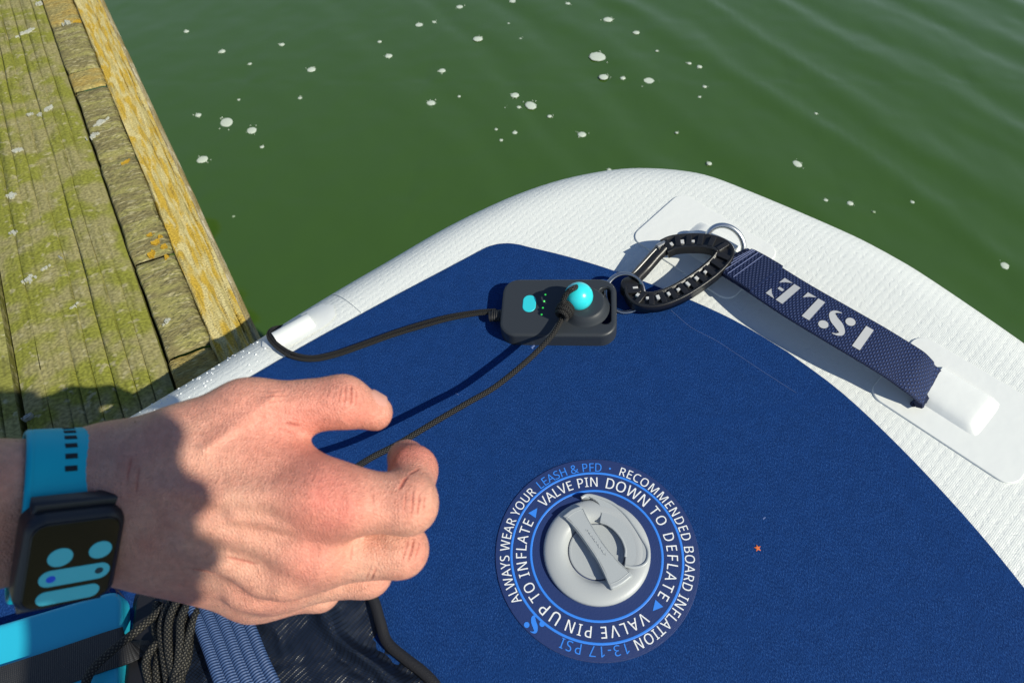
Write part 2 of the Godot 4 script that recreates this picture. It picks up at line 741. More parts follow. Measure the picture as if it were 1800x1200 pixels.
func build_dock() -> void:
	dock = thing("wooden_dock", "weathered olive green timber dock with yellow lichen along its edge beam", "dock", Transform3D(Basis(Vector3.UP, 0.5338), Vector3.ZERO))
	var wa := wood(11, Color(0.2, 0.205, 0.036), Color(0.255, 0.23, 0.1), Color(0.11, 0.11, 0.022), Color(0.34, 0.31, 0.17), 0.68, 64, 1)
	var wb := wood(31, Color(0.2, 0.2, 0.045), Color(0.3, 0.28, 0.11), Color(0.09, 0.09, 0.03), Color(0.4, 0.38, 0.22), 0.7, 64, 1)
	var plank_mats := []
	for w in [wa, wb]:
		plank_mats.append(relief(mat(Color.WHITE, 0.9, {"albedo_texture": w[0], "metallic_specular": 0.25}), w[1], 0.18))
	var cr := FastNoiseLite.new()
	cr.seed = 5
	cr.frequency = 3.0
	# planks run along -z of the dock; each is a cambered board with drying cracks cut into it
	var edges := [-0.1112, -0.274, -0.448, -0.622, -0.796, -0.97, -1.144]
	for i in edges.size() - 1:
		var q1: float = edges[i]
		var q0: float = edges[i + 1] + 0.007
		var cracks := []
		if i == 0:
			cracks = [[-0.241, 0.013, 0.0022], [-0.222, 0.006, 0.0012], [-0.206, 0.008, 0.0015], [-0.188, 0.008, 0.0015], [-0.168, 0.007, 0.0012], [-0.15, 0.006, 0.0012], [-0.132, 0.005, 0.001]]
		else:
			for k in 7:
				cracks.append([lerpf(q0, q1, (k + 0.6) / 7.3) + rng.randf_range(-0.006, 0.006), rng.randf_range(0.006, 0.012), rng.randf_range(0.0011, 0.0022)])
		var qs := []
		for k in 13:
			qs.append([lerpf(q0, q1, k / 12.0), 0.0, -1])
		for k in cracks.size():
			for e in [-1.0, 0.0, 1.0]:
				qs.append([cracks[k][0] + e * cracks[k][2], cracks[k][1] if e == 0.0 else 0.0, k])
		qs.sort_custom(func(a, b): return a[0] < b[0])
		var rows := []
		var uvs := []
		for j in 131:
			var l := -1.2 + j * 0.034
			var row := []
			var ur := []
			var ends := [Vector3(q0, -0.05, -l), Vector3(q0, -0.006, -l)]
			for q in ends:
				row.append(q)
				ur.append(Vector2(q.y, l) / 0.3)
			for q in qs:
				var x: float = q[0]
				var y := -0.002 - 0.004 * pow(absf((x - (q0 + q1) / 2) / (q1 - q0) * 2.0), 6.0) + 0.0012 * cr.get_noise_2d(x * 6.0, l * 0.6)
				if q[2] >= 0:
					x += 0.0035 * cr.get_noise_2d(l * 0.7, q[2] * 9.0 + i * 31.0)
					y -= q[1] * clampf(0.55 + 1.6 * cr.get_noise_2d(l * 0.5 + 50.0, q[2] * 13.0 + i * 7.0), 0.0, 1.0)
				row.append(Vector3(x, y, -l))
				ur.append(Vector2(x, l * 0.3) / 0.25 + Vector2(i * 0.37, i * 0.21))
			for q in [Vector3(q1, -0.006, -l), Vector3(q1, -0.05, -l)]:
				row.append(q)
				ur.append(Vector2(q.y, l) / 0.3)
			rows.append(row)
			uvs.append(ur)
		var pm := MB.new()
		pm.sheet(rows, uvs, false, Vector3.UP)
		put(pm, "plank", plank_mats[0 if i % 2 == 0 else 1], dock)
	# short blocks along the edge
	var ba := wood(51, Color(0.19, 0.165, 0.075), Color(0.27, 0.25, 0.09), Color(0.09, 0.08, 0.045), Color(0.4, 0.36, 0.2), 0.62, 300)
	var bb := wood(61, Color(0.27, 0.23, 0.09), Color(0.33, 0.24, 0.07), Color(0.13, 0.1, 0.045), Color(0.46, 0.38, 0.16), 0.62, 300)
	var block_mats := []
	for w in [ba, bb]:
		block_mats.append(relief(mat(Color.WHITE, 0.92, {"albedo_texture": w[0], "metallic_specular": 0.2}), w[1], 0.3))
	var joints := [-0.9, -0.62, -0.3, -0.02, 0.2, 0.42, 0.643, 0.831, 1.087, 1.324, 1.392, 1.588, 1.84, 2.1, 2.4, 2.75, 3.1]
	for i in joints.size() - 1:
		var l0: float = joints[i] + 0.0015
		var l1: float = joints[i + 1] - 0.0015
		var dx := rng.randf_range(-0.0055, 0.003)
		var top := rng.randf_range(-0.003, 0.001)
		var rows := []
		var uvs := []
		var n := 20
		for j in n + 1:
			var l := lerpf(l0, l1, float(j) / n)
			var end := 0.004 if j == 0 or j == n else 0.0
			var row := []
			var ur := []
			for q in [[-0.1085 + dx, -0.06], [-0.1085 + dx, -0.004], [-0.105 + dx, 0.0], [-0.095, 0.0], [-0.085, 0.0], [-0.075, 0.0], [-0.064, 0.0], [-0.055, -0.003], [-0.053, -0.06]]:
				var x: float = q[0] + 0.0025 * cr.get_noise_2d(l * 3.0, i * 17.0 + q[0] * 20.0)
				var y: float = q[1] + (top - end + 0.0022 * cr.get_noise_2d(q[0] * 8.0 + 90.0, l * 3.0) if q[1] > -0.01 else 0.0)
				row.append(Vector3(x, y, -l))
				ur.append(Vector2(q[0] + absf(q[1]) * 0.5, l) / 0.3 + Vector2(i * 0.31, i * 0.17))
			rows.append(row)
			uvs.append(ur)
		var mb := MB.new()
		mb.sheet(rows, uvs, false, Vector3.UP)
		put(mb, "edge_block", block_mats[1 if i in [9, 11, 5] else 0], dock)
	# the edge beam: a worn chamfer, a ledge and a face down to the water side
	var ya := wood(71, Color(0.43, 0.36, 0.15), Color(0.46, 0.31, 0.045), Color(0.2, 0.15, 0.05), Color(0.52, 0.45, 0.22), 0.5, 40, 7)
	var ym := relief(mat(Color.WHITE, 0.92, {"albedo_texture": ya[0], "metallic_specular": 0.2}), ya[1], 0.35)
	var yrows := []
	var yuv := []
	var prof := [Vector2(-0.055, -0.07), Vector2(-0.055, -0.006), Vector2(-0.051, -0.0035), Vector2(-0.045, -0.007), Vector2(-0.042, -0.010), Vector2(-0.036, -0.010), Vector2(-0.030, -0.0145), Vector2(-0.027, -0.020), Vector2(-0.023, -0.0185), Vector2(-0.016, -0.024), Vector2(-0.0135, -0.031), Vector2(-0.011, -0.029), Vector2(-0.005, -0.034)]
	for j in 151:
		var l := -1.2 + j * 0.03
		var row := []
		var ur := []
		var s := 0.0
		for k in prof.size():
			if k > 0:
				s += (prof[k] - prof[k - 1]).length()
			var w := Vector2(cr.get_noise_2d(l * 1.3, k * 7.0), cr.get_noise_2d(l * 1.3 + 30.0, k * 7.0)) * 0.003
			row.append(Vector3(prof[k].x + w.x, prof[k].y + w.y, -l))
			ur.append(Vector2(s / 0.16, l / 0.5))
		yrows.append(row)
		yuv.append(ur)
	var yb := MB.new()
	yb.sheet(yrows, yuv, false, Vector3(0.6, 0.8, 0))
	put(yb, "edge_beam", ym, dock)
	# the pale bare lip and the weathered face below it
	var la := wood(81, Color(0.34, 0.29, 0.17), Color(0.27, 0.21, 0.09), Color(0.1, 0.07, 0.03), Color(0.5, 0.45, 0.32), 0.6, 40, 7)
	var lrows := []
	var luv := []
	for j in 151:
		var l := -1.2 + j * 0.03
		var w := 0.002 * cr.get_noise_2d(l * 2.0, 77.0)
		lrows.append([Vector3(-0.008, -0.036, -l), Vector3(-0.0055 + w, -0.0325, -l), Vector3(-0.001 + w, -0.035, -l), Vector3(0.0012 + w * 0.5, -0.043, -l), Vector3(0.0008, -0.05, -l), Vector3(-0.002, -0.13, -l), Vector3(-0.006, -0.22, -l), Vector3(-0.05, -0.22, -l)])
		var ur := []
		for s in [0.0, 0.006, 0.012, 0.02, 0.027, 0.1, 0.2, 0.24]:
			ur.append(Vector2(s / 0.16, l / 0.5))
		luv.append(ur)
	var lm := MB.new()
	lm.sheet(lrows, luv, false, Vector3(0.8, 0.6, 0))
	put(lm, "edge_lip", relief(mat(Color.WHITE, 0.92, {"albedo_texture": la[0], "metallic_specular": 0.2}), la[1], 0.3), dock)
	# bearers and piles underneath
	for l in [-0.7, 0.9, 2.5]:
		var bm := MB.new()
		bm.box(Vector3(-0.6, -0.13, -l), Vector3(0.53, 0.075, 0.05), same, 0.006)
		put(bm, "bearer", plank_mats[1], dock)
		for q in [-0.25, -0.95]:
			var pl := MB.new()
			pl.lathe([Vector2(0.0, -1.6), Vector2(0.09, -1.6), Vector2(0.085, -0.21), Vector2(0.0, -0.21)], 16, func(p): return p + Vector3(q, 0, -l + 0.16))
			put(pl, "pile", plank_mats[1], dock)
	# bird droppings and lichen spots lying on the wood
	var white := relief(mat(Color(0.42, 0.43, 0.37), 0.9), tex(noise(64, 64, 0.09, 8)), 0.1)
	var gold := relief(mat(Color(0.5, 0.3, 0.012), 0.9), tex(noise(64, 64, 0.12, 9)), 0.2)
	var spots := [[-0.1527, 1.5905, 0.02, 0.006, 0], [-0.2329, 1.0724, 0.011, 0.008, 0], [-0.0855, 1.1999, 0.017, 0.006, 0], [-0.1015, 1.1688, 0.009, 0.007, 0], [-0.1551, 1.2891, 0.013, 0.006, 0], [-0.1691, 1.2779, 0.006, 0.005, 0], [-0.1839, 1.2866, 0.006, 0.004, 0], [-0.2123, 1.1882, 0.012, 0.006, 0], [-0.092, 0.7039, 0.0075, 0.004, 0], [-0.2346, 0.8725, 0.009, 0.009, 0], [-0.212, 0.8838, 0.008, 0.003, 0], [-0.1904, 0.79, 0.007, 0.002, 0], [-0.1911, 0.8942, 0.002, 0.006, 0], [-0.2408, 0.9833, 0.005, 0.007, 0], [-0.0794, 1.5915, 0.008, 0.005, 0], [-0.1147, 1.7058, 0.008, 0.005, 0], [-0.264, 0.6394, 0.008, 0.004, 0],
		[-0.0715, 0.8588, 0.008, 0.006, 1], [-0.0821, 0.8387, 0.006, 0.006, 1], [-0.0638, 0.8449, 0.006, 0.004, 1], [-0.0756, 0.8788, 0.005, 0.004, 1], [-0.0658, 0.8227, 0.004, 0.005, 1], [-0.064, 0.8678, 0.004, 0.004, 1], [-0.069, 1.0679, 0.009, 0.005, 1], [-0.063, 1.5818, 0.008, 0.006, 1]]
	for s in spots:
		var mb := MB.new()
		var count := 12 if s[4] == 0 else 9
		for k in count:
			var o := PackedVector2Array()
			var ce := Vector2(rng.randfn(0.0, 0.42) * s[2], rng.randfn(0.0, 0.42) * s[3]) if k > 0 else Vector2.ZERO
			var sz := (rng.randf_range(0.4, 0.6) if k == 0 else rng.randf_range(0.08, 0.3)) * (1.0 if s[4] == 0 else 1.5)
			var ph := rng.randf() * TAU
			for j in 14:
				var a := TAU * j / 14
				var r := sz * (1.0 + 0.25 * sin(a * 3.0 + ph) + rng.randf_range(-0.14, 0.14))
				o.append(Vector2(cos(a) * s[2] * r, sin(a) * s[3] * r) + ce)
			mb.slab(o, -0.005, 0.0002 + 0.00006 * k, 0.0003, func(p): return Vector3(s[0] + p.x * 0.86 + p.z * 0.5, p.y, -s[1] + p.z * 0.86 - p.x * 0.5), 1)
		put(mb, "bird_dropping" if s[4] == 0 else "lichen_patch", white if s[4] == 0 else gold, dock)


func half_outline() -> Array:
	var h := [Vector2(0.369, 0.0), Vector2(0.368, 0.03), Vector2(0.362, 0.084), Vector2(0.355, 0.135), Vector2(0.348, 0.177), Vector2(0.339, 0.2), Vector2(0.325, 0.223), Vector2(0.309, 0.243), Vector2(0.286, 0.263), Vector2(0.254, 0.284), Vector2(0.21, 0.303), Vector2(0.146, 0.32), Vector2(0.076, 0.330), Vector2(0.0, 0.339), Vector2(-0.1, 0.345), Vector2(-0.216, 0.351)]
	var fine := smooth(h, 4)
	var rest := smooth([Vector2(-0.216, 0.351), Vector2(-0.6, 0.363), Vector2(-1.2, 0.37), Vector2(-1.8, 0.345), Vector2(-2.3, 0.27), Vector2(-2.6, 0.16), Vector2(-2.7, 0.06), Vector2(-2.71, 0.0)], 5)
	rest.pop_front()
	return fine + rest

func loop_of(half: Array) -> Array:                          # mirrored into a closed outline
	var l := half.duplicate()
	for i in range(half.size() - 2, 0, -1):
		l.append(Vector2(half[i].x, -half[i].y))
	return l

func out_normals(l: Array) -> Array:
	var nn := []
	for i in l.size():
		var t: Vector2 = (l[(i + 1) % l.size()] - l[(i - 1 + l.size()) % l.size()]).normalized()
		var n := Vector2(t.y, -t.x)
		nn.append(n)
	if nn[0].x < 0:
		for i in nn.size():
			nn[i] = -nn[i]
	return nn

func spine(p: Vector2, hi: float) -> Vector2:
	return Vector2(clampf(p.x, -2.55, hi), 0)

func build_board() -> void:
	board = thing("paddleboard", "white inflatable paddleboard with a navy deck pad overhanging the dock edge", "paddleboard", Transform3D(Basis(Vector3.UP, PSI), V0))
	# --- drop-stitch PVC
	var dim := noise(512, 512, 0.03, 77, FastNoiseLite.TYPE_SIMPLEX_SMOOTH, 2).get_data()
	var fin := noise(512, 512, 0.3, 78, FastNoiseLite.TYPE_SIMPLEX, 2).get_data()
	var hd := PackedByteArray()
	hd.resize(512 * 512)
	for y in 512:
		for x in 512:
			var u := x / 512.0
			var v := y / 512.0
			var row := floorf(v * 16.0)
			var wv := 0.5 + 0.25 * sin(TAU * u * 80.0) + 0.25 * sin(TAU * v * 80.0)
			var k := y * 512 + x
			var du := fposmod(u * 14.0 + 0.5 * fmod(row, 2.0) + 1.1 * (dim[k] / 255.0 - 0.5), 1.0) - 0.5
			var dv := fposmod(v * 16.0 + 0.6 * (dim[(k * 7) % 262144] / 255.0 - 0.5) * 0.2, 1.0) - 0.5
			var dd := exp(-(du * du * 12.0 + dv * dv * 14.0))
			hd[k] = int(clampf(255.0 * (0.2 * wv + 0.38 * (1.0 - dd * (0.3 + 0.9 * dim[k] / 255.0)) + 0.32 * fin[k] / 255.0 + 0.1 * dim[k] / 255.0), 0, 255))
	var pvc_relief := tex(Image.create_from_data(512, 512, false, Image.FORMAT_L8, hd))
	var pvc := relief(mat(Color(0.68, 0.705, 0.685), 0.42, {"metallic_specular": 0.45}), pvc_relief, 0.075)
	var R := 0.064
	var l := loop_of(half_outline())
	var nn := out_normals(l)
	var rows := []
	var uvs := []
	var plan := func(t: float, y_of: float, arc: float, inner: float) -> void:
		var row := []
		var ur := []
		for i in l.size() + 1:
			var k := i % l.size()
			var p: Vector2 = l[k] + nn[k] * t
			p = p.lerp(spine(l[k], 0.12), inner)
			row.append(Vector3(p.x, decky(p.x) + y_of, -p.y))
			var w: Vector2 = l[k].lerp(spine(l[k], 0.12), inner) + nn[k] * arc
			ur.append(w / 0.11)
		rows.append(row)
		uvs.append(ur)
	for f in [1.0, 0.6, 0.25]:
		plan.call(0.0, -2 * R, 3.2 * R, f)
	for a in 19:
		var g := -PI / 2 + PI * a / 18.0
		plan.call(R * cos(g), -R + R * sin(g), R * (PI / 2 - g), 0.0)
	for f in [0.03, 0.07, 0.12, 0.2, 0.3, 0.42, 0.55, 0.7, 0.85, 1.0]:
		plan.call(0.0, 0.0, 0.0, f)
	var mb := MB.new()
	mb.sheet(rows, uvs, false, null)
	put(mb, "hull", pvc, board)
	# --- rail band seams and a navy stripe low on the rail
	var seam := MB.new()
	var path := []
	var ups := []
	for i in l.size():
		if l[i].x > -1.0 and i < l.size():
			pass
	for i in l.size():
		var g := deg_to_rad(-12.0)
		var p: Vector2 = l[i] + nn[i] * (R * cos(g) + 0.0002)
		path.append(Vector3(p.x, decky(p.x) - R + R * sin(g), -p.y))
		ups.append(Vector3(nn[i].x, 0, -nn[i].y))
	seam.sweep(path, [Vector2(-0.012, 0), Vector2(-0.011, 0.0012), Vector2(0.011, 0.0012), Vector2(0.012, 0)], ups, true, false)
	put(seam, "rail_stripe", mat(Color(0.02, 0.035, 0.1), 0.4), board)
	var sliver := MB.new()
	var sp := []
	var su := []
	for k in 9:
		var lat := lerpf(-0.034, 0.006, k / 8.0)
		var g := deg_to_rad(41.0)
		sp.append(Vector3(0.3685 + (R + 0.0012) * cos(g), decky(0.369) - R + (R + 0.0012) * sin(g), -lat))
		su.append(Vector3(cos(g), sin(g), 0))
	sliver.sweep(sp, [Vector2(-0.006, 0), Vector2(-0.005, 0.0022), Vector2(0.005, 0.0022), Vector2(0.006, 0)], su)
	put(sliver, "rail_tab", mat(Color(0.02, 0.035, 0.1), 0.4), board)
	# --- EVA deck pad
	var fine := noise(512, 512, 0.42, 91, FastNoiseLite.TYPE_SIMPLEX, 2).get_data()
	var fib := noise(512, 200, 0.3, 92, FastNoiseLite.TYPE_SIMPLEX, 2)
	fib.resize(512, 512, Image.INTERPOLATE_CUBIC)
	var fb := fib.get_data()
	var big := noise(512, 512, 0.02, 93).get_data()
	var padim := tinted(512, 512, func(x, y):
		var k: int = y * 512 + x
		var g: float = 0.5 * fine[k] / 255.0 + 0.5 * fb[k] / 255.0
		var c := Color(0.004, 0.021, 0.095).lerp(Color(0.011, 0.05, 0.185), smoothstep(0.3, 0.72, g))
		return c.lerp(Color(0.06, 0.13, 0.31), smoothstep(0.68, 0.85, g) * 0.6) * (0.9 + 0.2 * big[k] / 255.0))
	var padh := PackedByteArray()
	padh.resize(512 * 512)
	for k in 512 * 512:
		padh[k] = (fine[k] + fb[k]) >> 1
	var eva := relief(mat(Color.WHITE, 0.75, {"albedo_texture": tex(padim), "metallic_specular": 0.15}), tex(Image.create_from_data(512, 512, false, Image.FORMAT_L8, padh)), 0.05)
	var ph := smooth([Vector2(0.2465, 0.0), Vector2(0.243, 0.055), Vector2(0.231, 0.115), Vector2(0.214, 0.175), Vector2(0.197, 0.222), Vector2(0.181, 0.258), Vector2(0.176, 0.27)], 4)
	ph.pop_back()
	ph += smooth([Vector2(0.176, 0.27), Vector2(0.1705, 0.279), Vector2(0.163, 0.287), Vector2(0.154, 0.2925), Vector2(0.142, 0.2955)], 3)
	ph.pop_back()
	ph += smooth([Vector2(0.142, 0.2955), Vector2(0.101, 0.304), Vector2(0.049, 0.3145), Vector2(0.0, 0.323), Vector2(-0.056, 0.3315), Vector2(-0.15, 0.341)], 4)
	for q in [Vector2(-0.3, 0.35), Vector2(-0.6, 0.356), Vector2(-1.0, 0.36), Vector2(-1.5, 0.35), Vector2(-1.9, 0.31), Vector2(-2.1, 0.27), Vector2(-2.14, 0.2), Vector2(-2.16, 0.1), Vector2(-2.16, 0.0)]:
		ph.append(q)
	var pl := loop_of(ph)
	var pn := out_normals(pl)
	rows.clear()
	uvs.clear()
	for e in [[0.0, 0.0, 0.0], [0.0, 0.0022, 0.0], [0.0006, 0.0033, 0.0], [0.0016, 0.0038, 0.0], [0.0016, 0.0038, 0.03], [0.0, 0.0038, 0.1], [0.0, 0.0038, 0.2], [0.0, 0.0038, 0.32], [0.0, 0.0038, 0.45], [0.0, 0.0038, 0.6], [0.0, 0.0038, 0.8], [0.0, 0.0038, 1.0]]:
		var row := []
		var ur := []
		for i in pl.size() + 1:
			var k := i % pl.size()
			var p: Vector2 = pl[k] - pn[k] * e[0]
			p = p.lerp(Vector2(clampf(pl[k].x, -2.0, 0.03), 0), e[2])
			row.append(on(p.x, p.y, e[1]))
			ur.append(p.rotated(0.6) / 0.16)
		rows.append(row)
		uvs.append(ur)
	var pad := MB.new()
	pad.sheet(rows, uvs, false, Vector3.UP)
	put(pad, "deck_pad", eva, board)
	# --- handle patches: thin welded PVC with a raised sleeve each
	var smoothpvc := relief(mat(Color(0.69, 0.71, 0.695), 0.36, {"metallic_specular": 0.5}), tex(noise(128, 128, 0.05, 41)), 0.02)
	smoothpvc.uv1_triplanar = true
	smoothpvc.uv1_scale = Vector3.ONE * 8.0
	for s in [1.0, -1.0]:
		var pt := MB.new()
		var o := PackedVector2Array()
		for q in round_rect(0.079, 0.122, 0.012):
			o.append(q + Vector2(0.2965, -0.1315 * s))
		pt.slab(o, -0.001, 0.0016, 0.0007, bend)
		var p := put(pt, "handle_patch", smoothpvc, board)
		var sl := MB.new()
		var srows := []
		var w := 0.021
		# the sleeve is highest where the webbing comes out and dies away outwards
		for a in 15:
			var x := (a / 7.0 - 1.0)
			var row := []
			for b in 13:
				var t := b / 12.0
				var hgt := 0.0066 * pow(maxf(0.0, 1.0 - pow(absf(x), 4.0)), 0.75) * (1.0 - smoothstep(0.78, 1.0, t) ) * lerpf(1.0, 0.72, t) 
				row.append(on(0.2975 + x * w * 1.0, s * (0.102 + 0.052 * t), 0.0012 + hgt))
			srows.append(row)
		sl.sheet(srows, [], false, Vector3.UP)
		var ends := []
		var low := []
		for a in 15:
			ends.append(srows[a][0])
			low.append(on(0.2975 + (a / 7.0 - 1.0) * w, s * 0.102, 0.0))
		sl.sheet([ends, low], [], false, Vector3(0, 0.2, s))
		put(sl, "webbing_sleeve", smoothpvc, p)
	# --- loop sleeve welded on the left rail, with its oval base
	var rb := MB.new()
	var a0 := Vector2(-0.0686, 0.3585)
	var a1 := Vector2(-0.0302, 0.3538)
	var p0 := on(a0.x, a0.y, 0.001)
	var p1 := on(a1.x, a1.y, 0.001)
	var tube_path := []
	for k in 9:
		tube_path.append(p0.lerp(p1, k / 8.0))
	var sec := []
	for k in 14:
		sec.append(Vector2(cos(TAU * k / 14) * 0.0095, sin(TAU * k / 14) * 0.0075))
	rb.sweep(tube_path, sec, Vector3(0, 1, -0.2))
	var base := MB.new()
	var brows := []
	for a in 13:
		var row := []
		for b in 9:
			var t := a / 12.0
			var q := p0.lerp(p1, t * 2.05 - 0.35)
			var ww := 0.02 * sqrt(maxf(0.0, 1.0 - pow(absf(t * 2.0 - 1.0), 4.0)))
			var off := (b / 8.0 * 2.0 - 1.0) * ww
			var sv := q.x
			var lat := -q.z + off + 0.004
			row.append(rail_point(sv, lat, 0.0012))
		brows.append(row)
	base.sheet(brows, [], false, Vector3.UP)
	var lb := put(base, "loop_patch", smoothpvc, board)
	put(rb, "loop_sleeve", smoothpvc, lb)
	# weld seam across the rail
	var ws := MB.new()
	var wp := []
	var c2 := Vector2(0.0107, 0.3452)
	for k in 9:
		wp.append(rail_point(c2.x - 0.002 * k / 8.0, 0.325 + 0.055 * k / 8.0, 0.0004))
	ws.tube(wp, 0.0007, 6)
	put(ws, "weld_seam", smoothpvc, board)
	# drops of water standing on the rail
	var drops := MB.new()
	var dr := RandomNumberGenerator.new()
	dr.seed = 19
	for k in 90:
		var sv := dr.randf_range(-0.24, -0.08)
		var c := rail_point(sv, 0.345 + dr.randf() * 0.06 + 0.02 * sv, 0.0)
		var rr := dr.randf_range(0.0005, 0.0013)
		drops.lathe([Vector2(rr, -0.0002), Vector2(rr * 0.8, rr * 0.4), Vector2(rr * 0.4, rr * 0.62), Vector2(0.0, rr * 0.68)], 8, func(p): return c + p)
	tag(put(drops, "water_drop", mat(Color(0.75, 0.77, 0.78), 0.05, {"metallic_specular": 0.8}), board), "", "", "", "stuff")
	# small orange star lying printed on the pad and pale scuffs
	var st := MB.new()
	var so := PackedVector2Array()
	for k in 10:
		so.append(Vector2.from_angle(TAU * k / 10 + 0.3) * (0.0029 if k % 2 == 0 else 0.0012))
	var sc := Vector2(0.0869, -0.0841)
	st.slab(so, 0.003, 0.0043, 0.0002, func(p): return bend(p + Vector3(sc.x, 0, -sc.y)), 1)
	put(st, "star_mark", mat(Color(0.62, 0.14, 0.03), 0.6), board)
	var scuff := mat(Color(0.1, 0.16, 0.36), 0.9)
	for s in [[[Vector2(0.2131, 0.1033), Vector2(0.2104, 0.0778), Vector2(0.2141, 0.0507), Vector2(0.2151, 0.0102), Vector2(0.2167, -0.0288)], 0.00022], [[Vector2(-0.0435, 0.2522), Vector2(-0.0384, 0.2504), Vector2(-0.0383, 0.2434), Vector2(-0.0368, 0.2385)], 0.0004], [[Vector2(0.0953, 0.1695), Vector2(0.0993, 0.1698)], 0.0012], [[Vector2(0.1082, -0.0739), Vector2(0.1105, -0.0743)], 0.0006], [[Vector2(0.0148, 0.1855), Vector2(0.0154, 0.1814)], 0.0003]]:
		var mk := MB.new()
		var pp := []
		for q in smooth(s[0], 4):
			pp.append(on(q.x, q.y, 0.0039))
		mk.sweep(pp, [Vector2(-s[1], 0), Vector2(0, 0.0002), Vector2(s[1], 0)], Vector3.UP, false, false)
		put(mk, "scuff", scuff, board)

func rail_point(s: float, lat: float, lift: float) -> Vector3:   # over the deck and round onto the rail
	var half := half_outline()
	var e := 0.35
	for i in half.size() - 1:
		if half[i].x >= s and half[i + 1].x < s:
			e = lerpf(half[i].y, half[i + 1].y, (half[i].x - s) / (half[i].x - half[i + 1].x))
			break
	var over := absf(lat) - e
	if over <= 0.0:
		return on(s, lat, lift)
	var g := minf(over / 0.064, 1.6)
	return Vector3(s, decky(s) - 0.064 + (0.064 + lift) * cos(g), -signf(lat) * (e + (0.064 + lift) * sin(g)))

func path_frame(path: Array, d: float) -> Array:             # point, tangent at a distance along the path
	for i in path.size() - 1:
		var l: float = path[i].distance_to(path[i + 1])
		if d <= l or i == path.size() - 2:
			var a: Vector3 = (path[i + 1] - path[maxi(0, i - 1)]).normalized()
			var b: Vector3 = (path[mini(path.size() - 1, i + 2)] - path[i]).normalized()
			return [path[i].lerp(path[i + 1], d / l), a.lerp(b, clampf(d / l, 0, 1)).normalized()]
		d -= l
	return []

func webbing(c: Color, sheen: Color) -> StandardMaterial3D:
	var n := 96
	var cellf := func(u, v): # brick-laid yarn ovals
		var r := floorf(v * 8.0)
		var fu := fposmod(u * 4.0 + 0.5 * fmod(r, 2.0), 1.0) - 0.5
		var fv := fposmod(v * 8.0, 1.0) - 0.5
		return clampf(1.25 - (fu * fu * 5.5 + fv * fv * 4.5) * 1.3, 0.0, 1.0)
	var h := grey(n, n, cellf)
	var a := tinted(n, n, func(x, y):
		var k: float = cellf.call((x + 0.5) / n, (y + 0.5) / n)
		return c.lerp(sheen, smoothstep(0.75, 1.1, k)))
	var m := relief(mat(Color.WHITE, 0.62, {"albedo_texture": tex(a), "metallic_specular": 0.4}), tex(h), 0.07)
	return m

